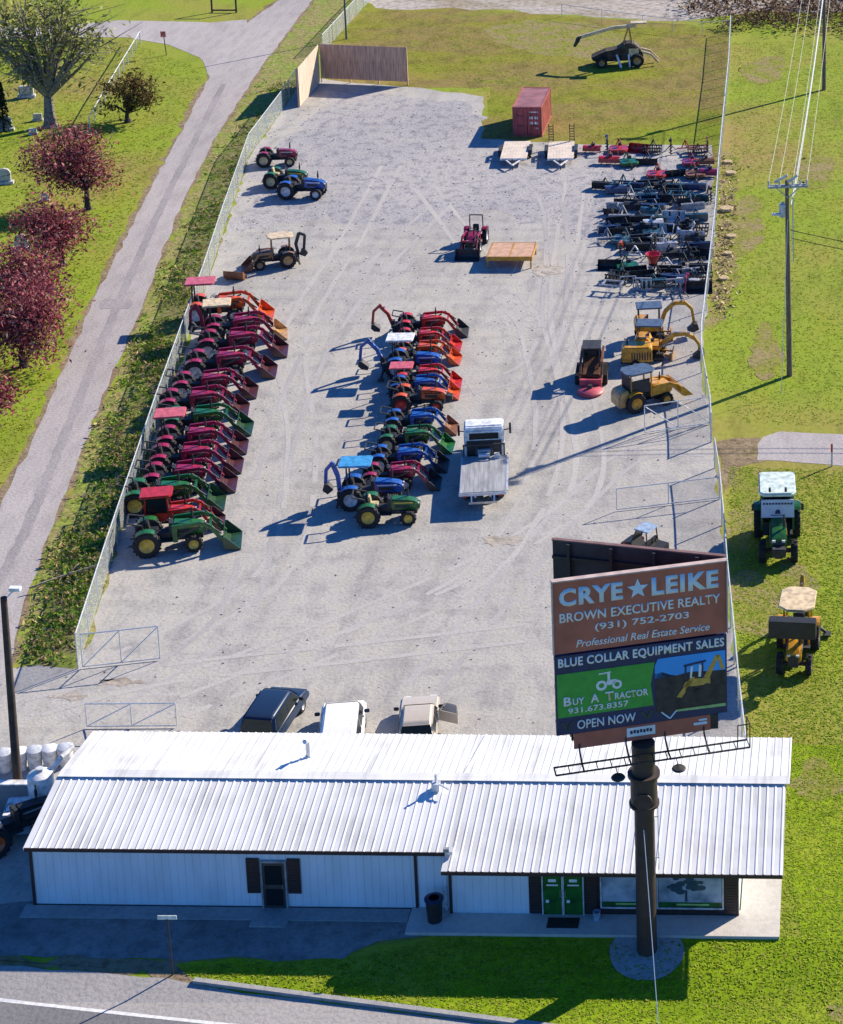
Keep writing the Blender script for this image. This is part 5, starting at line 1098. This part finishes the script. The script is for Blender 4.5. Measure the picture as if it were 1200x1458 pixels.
# ------------------------------------------------------------------ cars
def car(label,px,rz,col,kind,name='parked_car',open_door=False,group='cars behind the building',sc_=1):
    t=thing(name,label,'car',G(*px),rz,group,sc_); c=P(col)   # +X forward
    if kind=='suv': L,wd,hh,low=4.7,1.9,1.75,.98; cab=[(-2.2,low),(-1.95,hh-.08),(-1.6,hh),(.35,hh),(.6,hh-.06),(1.25,low)]
    elif kind=='van': L,wd,hh,low=4.9,1.95,1.8,1.05; cab=[(-2.4,low),(-2.25,hh-.1),(-1.9,hh),(.5,hh),(.75,hh-.06),(1.5,low)]
    else: L,wd,hh,low=4.7,1.8,1.45,.88; cab=[(-1.75,low),(-1.2,hh-.05),(-.95,hh),(.2,hh),(.45,hh-.05),(1.15,low)]
    part('body',lambda b:b.prism([(-L/2,.35),(L/2-.1,.3),(L/2,.5),(L/2-.05,.72),(L/2-.35,low-.1),(1.3,low+.02),(-L/2+.1,low+.02),(-L/2,low-.15)],-wd/2,wd/2),c,t,bevel=.16,smooth=True)
    def cabf(b):
        wt=wd*.5*.78; wb=wd*.5*.96; n=len(cab); vs=[]
        for s in(-1,1):
            for x,z in cab: f=(z-low)/(hh-low); vs.append((x,s*(wb+(wt-wb)*f),z))
        b.add(vs,[tuple(range(n)),tuple(range(2*n-1,n-1,-1))]+[(i,(i+1)%n,n+(i+1)%n,n+i) for i in range(n)])
    k=part('cabin',cabf,c,t,bevel=.13,smooth=True)
    wy=lambda z:(wd*.5)*(.96-.18*(z-low)/(hh-low))+.012
    for s in(-1,1):
        def sw(b):
            z0=low+.06; z1=hh-.14; xa,xb=cab[0][0]+.35,cab[-1][0]-.3
            m=(xa+xb)/2
            for p0,p1,q0,q1 in((xa,m-.04,xa+.18,m-.04),(m+.04,xb,m+.04,xb-.45)): b.quad((p0,s*wy(z0),z0),(p1,s*wy(z0),z0),(q1,s*wy(z1),z1),(q0,s*wy(z1),z1))
        part('side_window',sw,M_glass,k)
        for x in(-1.42,1.42): wheel(t,'wheel',x,s*(wd/2-.1),.34,.22,P('silver'),False)
        part('mirror',lambda b:b.box((.85,s*(wd/2+.12),low+.1),(.12,.24,.16)),M_iron if col!='carwhite' else P('navy'),t,bevel=.03)
        part('headlight',lambda b:b.box((L/2-.12,s*(wd/2-.3),.68),(.14,.34,.12)),M_lamp,t,bevel=.02)
        part('tail_light',lambda b:b.box((-L/2+.0,s*(wd/2-.2),low-.12),(.08,.26,.2)),M_tail,t,bevel=.02)
    def rw(x0,z0,x1,z1,s):
        def fn(b):
            o=.014*s; ww0=wd*.5*.84; ww1=wd*.5*.7
            b.quad((x0+o,-ww0,z0+.02),(x0+o,ww0,z0+.02),(x1+o,ww1,z1+.0),(x1+o,-ww1,z1+.0))
        return fn
    a,b_=cab[0],cab[1]; lerp=lambda p,q,f:(p[0]+(q[0]-p[0])*f,p[1]+(q[1]-p[1])*f)
    p=lerp(a,b_,.12); q=lerp(a,b_,.92); part('rear_window',rw(p[0],p[1],q[0],q[1],-1),M_glass,k)
    p=lerp(cab[-1],cab[-2],.08); q=lerp(cab[-1],cab[-2],.92); part('windshield',rw(p[0],p[1],q[0],q[1],1),M_glass,k)
    part('bumper',lambda b:b.box((-L/2,0,.45),(.14,wd*.92,.22)),c,t,bevel=.04); part('bumper',lambda b:b.box((L/2-.05,0,.42),(.12,wd*.9,.2)),c,t,bevel=.04)
    part('plate',lambda b:b.box((-L/2-.075,0,.62),(.012,.32,.16)),M_letterw,t)
    if open_door:
        d=part('open_door',lambda b:(b.box((-.5,0,.6),(1.0,.06,.5)),b.tube([(-1.0,0,.85),(-.95,0,1.3),(-.4,0,1.32),(0,0,.85)],.03,6)),c,t,loc=(.75,-wd/2-.02,0),rot=(0,0,R(62)))
        part('door_glass',lambda b:b.quad((-.95,0,.86),(-.08,0,.86),(-.42,0,1.28),(-.92,0,1.26)),mat('tinted_glass',(.3,.32,.34),rough=.1,var=.05),d)
    return t
car('black sport utility car parked at an angle behind the building',(391,1035),R(83),'navy','suv',sc_=.92)
car('white van like car parked nose away behind the building',(487,1062),R(98),'carwhite','van',sc_=.97)
car('beige sedan with its right door open behind the building',(596,1049),R(97),'gold','sedan',open_door=True,sc_=.95)

# utility vehicle behind the billboard
t=thing('utility_vehicle','small black and red utility vehicle with a pale roof beyond the billboard top','utility vehicle',G(919,790),R(150),None,.8)
part('body',lambda b:b.prism([(-1.4,.4),(1.45,.4),(1.5,.75),(.7,1.0),(.5,.55),(-.5,.55),(-.55,.95),(-1.4,.95)],-.65,.65),P('black'),t,bevel=.04)
for x,z,l in((-.95,.8,.8),(.9,.72,.7)):
    for y in(-.66,.66): part('side_trim',lambda b:b.box((x,y,z),(l,.03,.21)),P('brightred'),t)
part('roll_cage',lambda b:[b.bar((-.55,y,.9),(-.45,y*.92,1.9),.06) for y in(-.6,.6)]+[b.bar((.7,y,.95),(.3,y*.92,1.9),.06) for y in(-.6,.6)],M_iron,t)
part('roof',lambda b:b.box((-.08,0,1.93),(1.1,1.25,.07)),P('paleblue'),t,bevel=.03)
part('seat',lambda b:[b.box((-.2,y,.72),(.5,.5,.15)) for y in(-.3,.3)]+[b.box((-.45,y,1.0),(.12,.5,.5)) for y in(-.3,.3)],M_seat,t)
part('windshield',lambda b:b.quad((.7,-.55,1.0),(.7,.55,1.0),(.34,.5,1.84),(.34,-.5,1.84)),M_glass,t)
for x in(-.95,.95):
    for s in(-1,1): wheel(t,'wheel',x,s*.62,.33,.26,P('black'))

# ------------------------------------------------------------------ implements
def hitch(t,c,w_=.7,h=.8,y=.25):
    part('hitch_frame',lambda b:(b.bar((-w_/2,y,.25),(0,y+.1,h),.07),b.bar((w_/2,y,.25),(0,y+.1,h),.07),b.bar((0,y+.1,h),(0,y-.5,.35),.06)),c,t,key=('hf',w_,h,y))
def box_blade(t,c):
    part('moldboard',lambda b:(b.box((0,-.35,.32),(1.7,.06,.5),(.15,0,0)),b.box((0,-.35,.6),(1.7,.16,.05)),b.box((0,.1,.5),(1.7,.12,.1))),c,t,key='mb')
    for s in(-1,1): part('end_plate',lambda b:b.prism([(-.4,.05),(.4,.05),(.35,.45),(-.1,.62),(-.42,.55)],s*.85-.02,s*.85+.02,'x'),c,t,key=('ep',s))
    part('scarifier',lambda b:[b.box((x,.12,.25),(.05,.08,.5)) for x in(-.6,-.2,.2,.6)],M_iron,t,key='sf'); hitch(t,c)
def rotary_mower(t,c):
    part('deck',lambda b:b.prism([(-.8,-.5),(-.6,-.8),(.6,-.8),(.8,-.5),(.8,.6),(.6,.75),(-.6,.75),(-.8,.6)],.2,.42,'z'),c,t,key='dk',bevel=.05)
    part('gearbox',lambda b:(b.box((0,0,.53),(.3,.36,.22)),b.cyl((0,.1,.55),(0,.8,.6),.07,.07,8)),M_iron,t,key='gb')
    part('tail_wheel',lambda b:(b.bar((0,-.7,.4),(0,-1.2,.35),.08),b.cyl((-.06,-1.25,.18),(.06,-1.25,.18),.18,.18,12)),M_iron,t,key='tw'); hitch(t,c,y=.7,h=.95)
def loader_bucket(t,c): 
    part('shell',lambda b:bucketf(b,-.35,1.7),c,t,key='sh',rot=(0,0,R(-90))); [part('bracket',lambda b:b.box((0,.42,.4),(.12,.2,.4)),M_iron,t,key='br',loc=(x,0,0)) for x in(-.35,.35)]
def pallet_fork(t,c):
    part('back_frame',lambda b:(b.box((0,0,.12),(1.3,.08,.1)),b.box((0,0,.95),(1.3,.08,.1)),b.box((-.6,0,.5),(.08,.08,.9)),b.box((.6,0,.5),(.08,.08,.9)),b.box((0,0,.5),(.06,.06,.9))),c,t,key='bk')
    for s in(-1,1): part('tine',lambda b:(b.box((s*.3,-.6,.06),(.12,1.2,.05)),b.box((s*.3,-.05,.4),(.12,.05,.75))),c,t,key=('ti',s))
def disc_harrow(t,c):
    part('frame',lambda b:(b.box((0,.45,.55),(1.6,.1,.1)),b.box((0,-.45,.55),(1.6,.1,.1)),b.box((-.6,0,.55),(.1,.9,.1)),b.box((.6,0,.55),(.1,.9,.1))),c,t,key='fr')
    for y in(-.45,.45): part('disc_gang',lambda b:[b.cyl((x,y,.24),(x+.03,y,.24),.24,.24,14) for x in[-.75+k*.21 for k in range(8)]]+[b.bar((-.8,y,.24),(.8,y,.24),.05)],M_iron,t,key=('dg',y))
    hitch(t,c,y=.5,h=1.05)
def rear_blade(t,c):
    part('blade',lambda b:[b.bar((-.95,-.2+.02*k*k,.08+.13*k),(.95,-.2+.02*k*k,.08+.13*k),.05,.15) for k in range(4)],c,t,key='bd')
    part('beam',lambda b:(b.bar((0,-.15,.5),(0,.75,.6),.1),b.cyl((0,-.1,.35),(0,-.1,.62),.14,.14,12)),c,t,key='be'); hitch(t,c,y=.75,h=.95)
def landscape_rake(t,c):
    part('beam',lambda b:(b.bar((-.95,-.2,.5),(.95,-.2,.5),.09),b.bar((0,-.2,.5),(0,.7,.6),.09)),c,t,key='be')
    part('tines',lambda b:[b.tube([(x,-.2,.48),(x,-.38,.3),(x,-.3,.04)],.014,4) for x in[-.92+k*.115 for k in range(17)]],M_iron,t,key='tn'); hitch(t,c,y=.7,h=.95)
def post_digger(t,c):
    part('boom',lambda b:b.barpath([(0,.9,.35),(0,.2,1.2),(0,-.5,1.25)],.1,.1),c,t,key='bo')
    def au(b):
        b.cyl((0,-.5,.05),(0,-.5,1.15),.03,.03,8)
        for k in range(28):
            a=k*.7; b.bar((0,-.5,.08+k*.03),(.15*math.cos(a),-.5+.15*math.sin(a),.08+k*.03),.1,.02)
    part('auger',au,M_iron,t,key='au'); part('gearbox',lambda b:b.box((0,-.5,1.22),(.22,.22,.2)),c,t,key='gb'); part('stand',lambda b:(b.bar((-.4,.9,0),(0,.9,.4),.06),b.bar((.4,.9,0),(0,.9,.4),.06)),M_iron,t,key='sd')
def tiller(t,c):
    part('shield',lambda b:b.prism([(-.4,.2),(-.35,.5),(-.1,.62),(.25,.6),(.4,.4),(.38,.36),(.22,.54),(-.1,.57),(-.32,.46),(-.36,.2)],-.8,.8,'x'),c,t,key='sh')
    part('rotor',lambda b:[b.box((x,0,.25),(.03,.42,.06),(k*.9,0,0)) for k,x in enumerate([-.7+j*.1 for j in range(15)])]+[b.bar((-.75,0,.25),(.75,0,.25),.08)],M_iron,t,key='ro'); hitch(t,c,y=.35,h=.85)
    part('gearbox',lambda b:b.box((.1,.1,.7),(.28,.28,.22)),M_iron,t,key='gb')
def seeder(t,c):
    part('hopper',lambda b:b.lathe([(0,.45),(.18,.45),(.5,1.1),(.52,1.15),(.48,1.15),(.15,.5)],(0,0,0),'z',16),c,t,key='hp',smooth=True)
    part('stand',lambda b:(b.tube([(-.3,0,.0),(-.25,0,.6),(.25,0,.6),(.3,0,0)],.03),b.tube([(0,.4,0),(0,.3,.7)],.03),b.cyl((0,0,.35),(0,0,.42),.25,.25,14)),M_iron,t,key='st')
def subframe(t,c):
    part('frame',lambda b:(b.tube([(-.5,0,0),(-.5,0,1.0),(.5,0,1.0),(.5,0,0)],.04),b.tube([(-.5,-.7,.05),(.5,-.7,.05)],.04),b.tube([(-.5,0,.05),(-.5,-.7,.05)],.04),b.tube([(.5,0,.05),(.5,-.7,.05)],.04)),c,t,key='fr')
    part('ring',lambda b:b.tube([(.25*math.cos(a),0,.55+.25*math.sin(a)) for a in[k*PI/6 for k in range(13)]],.03,6),M_iron,t,key='rg')
def hay_spear(t,c):
    part('frame',lambda b:(b.bar((-.5,0,.2),(.5,0,.2),.08),b.bar((-.5,0,.2),(0,0,.9),.08),b.bar((.5,0,.2),(0,0,.9),.08)),c,t,key='fr')
    part('spear',lambda b:b.cyl((0,0,.3),(0,-1.2,.3),.035,.01,8),M_chrome,t,key='sp')
KN=dict(box_blade=(box_blade,'box blade'),rotary_mower=(rotary_mower,'rotary mower'),loader_bucket=(loader_bucket,'loader bucket'),pallet_fork=(pallet_fork,'pallet fork'),disc_harrow=(disc_harrow,'disc harrow'),rear_blade=(rear_blade,'rear blade'),landscape_rake=(landscape_rake,'landscape rake'),post_digger=(post_digger,'auger digger'),tiller=(tiller,'tiller'),seeder=(seeder,'cone spreader'),subframe=(subframe,'tube frame'),hay_spear=(hay_spear,'hay spear'))
bb,rm,lb,pf,dh,rb,lr,pd,ti,se,sf,hs='box_blade rotary_mower loader_bucket pallet_fork disc_harrow rear_blade landscape_rake post_digger tiller seeder subframe hay_spear'.split()
rows=[
 (218,[(845,ti,'red'),(866,pd,'darkblue'),(880,rm,'red'),(906,post:=lb,'red'),(930,dh,'black'),(956,pd,'black'),(978,lr,'red'),(992,dh,'rust'),(1006,pd,'rust')]),
 (234,[(868,ti,'red'),(893,rm,'green'),(922,rb,'black'),(985,rm,'maroon'),(1004,ti,'rust')]),
 (252,[(935,rm,'red'),(962,lb,'black'),(990,rm,'rust'),(1008,ti,'maroon')]),
 (270,[(862,bb,'black'),(883,dh,'teal'),(903,bb,'darkblue'),(924,bb,'black'),(945,ti,'black'),(966,bb,'teal'),(990,bb,'darkblue')]),
 (286,[(893,lr,'steel'),(918,bb,'teal'),(942,rb,'black'),(966,dh,'teal'),(992,rb,'teal'),(1010,pd,'black')]),
 (299,[(879,rb,'steel'),(905,ti,'black'),(930,bb,'darkblue'),(955,lr,'black'),(985,rb,'steel')]),
 (315,[(884,rb,'steel'),(908,bb,'black'),(934,rb,'teal'),(960,lb,'silver'),(990,bb,'teal')]),
 (331,[(868,bb,'darkblue'),(891,dh,'black'),(917,ti,'black'),(944,lb,'silver'),(969,rb,'black'),(994,dh,'black')]),
 (346,[(866,lr,'grey'),(888,rm,'teal'),(914,bb,'black'),(940,dh,'grey'),(966,pd,'paleblue'),(990,ti,'black')]),
 (366,[(886,pd,'orange'),(905,hs,'white'),(930,pd,'black'),(953,ti,'black'),(978,dh,'black'),(998,lb,'black')]),
 (385,[(868,lb,'black'),(893,rm,'green'),(929,se,'brightred'),(951,hs,'silver'),(973,lr,'black'),(996,bb,'black')]),
 (401,[(880,dh,'black'),(915,lb,'black'),(938,rb,'black'),(960,bb,'darkblue'),(985,lr,'black'),(1000,dh,'black')]),
 (416,[(874,hs,'grey'),(895,sf,'steel'),(916,pf,'steel'),(941,sf,'black'),(962,pf,'grey'),(975,pd,'maroon'),(994,lb,'black')]),
]
fr=random.Random(77)
for y_,x0_ in((277,872),(292,885),(307,872),(323,878),(338,880),(356,905),(375,935),(393,905),(408,925)):
    xs=[x0_+fr.uniform(0,8)]
    while xs[-1]<985: xs.append(xs[-1]+fr.uniform(33,56))
    rows.append((y_,[(x,fr.choice([bb,ti,dh,rb,bb,lb,rm,lr]),fr.choice(['black','black','steel','teal','darkblue','navy','black','silver'])) for x in xs if x<1006]))
rows.sort(key=lambda q:q[0])
ordn='first second third fourth fifth sixth seventh eighth ninth tenth eleventh twelfth thirteenth fourteenth fifteenth sixteenth seventeenth eighteenth nineteenth twentieth twenty-first twenty-second'.split()
rr=random.Random(31)
cw={'navy':'navy','black':'black','teal':'dark teal','darkblue':'dark blue','steel':'pale steel','silver':'silver','grey':'grey','rust':'rusty brown','brightred':'bright red','paleblue':'pale blue'}
for ri,(py,items) in enumerate(rows):
    for ci,(px,k,c) in enumerate(items):
        fn,nm=KN[k]; pos='leftmost' if ci==0 else('nearest the fence' if ci==len(items)-1 else ordn[ci]+' from the left')
        lab=f'{cw.get(c,c)} {nm}, {pos} in the {ordn[ri]} implement row from the grass'
        t=thing(k,lab,nm,G(px+rr.uniform(-2,2),py+rr.uniform(-1.5,1.5)),rr.uniform(-.3,.3)+(PI if rr.random()<.25 else 0),'implements lined up by the right fence',rr.uniform(.9,1.06))
        fn(t,P(c))

# ------------------------------------------------------------------ odds and ends
for i,(x,y,s,lab) in enumerate([(1036,232,.35,'brown log round nearest the field corner outside the right fence'),(1040,248,.4,'second log round outside the right fence, next to the farthest one'),(1034,300,.5,'large ring like log round outside the right fence'),(1041,338,.35,'log round lying between the wood chips, fourth from the far end'),(1036,362,.3,'small log round in the chips beside the middle of the right fence'),(1030,398,.35,'nearest log round outside the right fence')]):
    single('log_round',lab,'log',lambda b:b.lathe([(0,.0),(1,.0),(1.06,.2),(1,.5),(.8,.53),(0,.5)],(0,0,0),'z',14),M_straw,G(x,y),i,'log rounds outside the right fence',scale=s)
def stake(b): b.box((0,0,.75),(.09,.03,1.5)); 
t=thing('marker_stake','red and white marker stake by the driveway pad','stake',G(1184,664)); part('post',lambda b:b.box((0,0,.45),(.1,.05,.9)),P('white'),t); part('band',lambda b:b.box((0,0,1.1),(.105,.055,.5)),P('brightred'),t)
t=thing('street_sign','narrow pale street name blade on a thin post by the highway','sign',G(246,1388)); part('post',lambda b:b.cyl((0,0,0),(-.05,0,2.35),.035,.035,8),M_iron,t); part('blade',lambda b:b.box((-.05,0,2.42),(.7,.03,.16)),P('mint'),t)
t=thing('road_sign','small sign on a thin leaning post beside the side road junction','sign',G(237,79)); part('post',lambda b:b.bar((0,0,0),(-.15,0,2.1),.07),M_iron,t); part('plate',lambda b:b.box((-.17,-.05,2.1),(.5,.03,.55)),P('pink'),t)
t=thing('frame_stand','empty dark rectangular frame standing on the grass at the top of the picture','frame',G(302,18)); part('post',lambda b:b.bar((0,0,0),(0,0,2.4),.16),M_darkbark,t); part('post',lambda b:b.bar((2.5,0,0),(2.5,0,2.4),.16),M_darkbark,t); [part('rail',lambda b:b.bar((0,0,z),(2.5,0,z),.14),M_darkbark,t) for z in(.25,2.3)]
# left yard beside the building
t=thing('water_tank','pale blue white cylindrical tank standing against the left end of the building','tank',G(62,1158)); 
part('shell',lambda b:b.lathe([(0,0),(.5,0),(.52,.05),(.52,1.75),(.5,1.82),(.3,1.95),(0,2.0)],(0,0,0),'z',28),P('white'),t,smooth=True); part('cap',lambda b:b.cyl((0,0,1.95),(0,0,2.1),.18,.16,14),P('silver'),t); part('pipe',lambda b:b.tube([(.3,.3,1.7),(.7,.6,2.2),(1.0,1.2,2.3)],.11,10),P('white'),t,smooth=True)
t=thing('low_block_wall','low grey block wall with a white coping at the left picture edge','wall',G(-30,1152)); part('wall',lambda b:b.box((0,0,.6),(4.4,.25,1.2)),M_concg,t); part('coping',lambda b:b.box((0,0,1.23),(4.5,.34,.06)),P('white'),t)
for i in range(5):
    lab=('leftmost','second','middle','fourth','rightmost')[i]
    t=thing('storage_bin',f'white plastic tub behind the low block wall, {lab} of the five','bin',G(-5+i*22,1116-i*2)+Vector((0,1.0,0)),.1*i,'white tubs behind the block wall'); part('tub',lambda b:b.lathe([(0,0),(.28,0),(.34,.85),(.31,.85),(.26,.05),(0,.05)],(0,0,0),'z',14),P('white'),t,key='tub',smooth=True); part('lid',lambda b:b.lathe([(0,.92),(.3,.9),(.37,.86),(.36,.82)],(0,0,0),'z',14),P('white') if i%2 else P('silver'),t,key='lid',smooth=True)
t=thing('freight_box','pale box trailer with a flat white top beside the dark tractor','box',G(30,1178),R(8)); part('box',lambda b:b.box((0,0,.5),(1.0,1.2,.9)),P('paleblue'),t,bevel=.03); part('lid',lambda b:b.box((0,0,.98),(1.06,1.26,.05)),P('white'),t,bevel=.01)
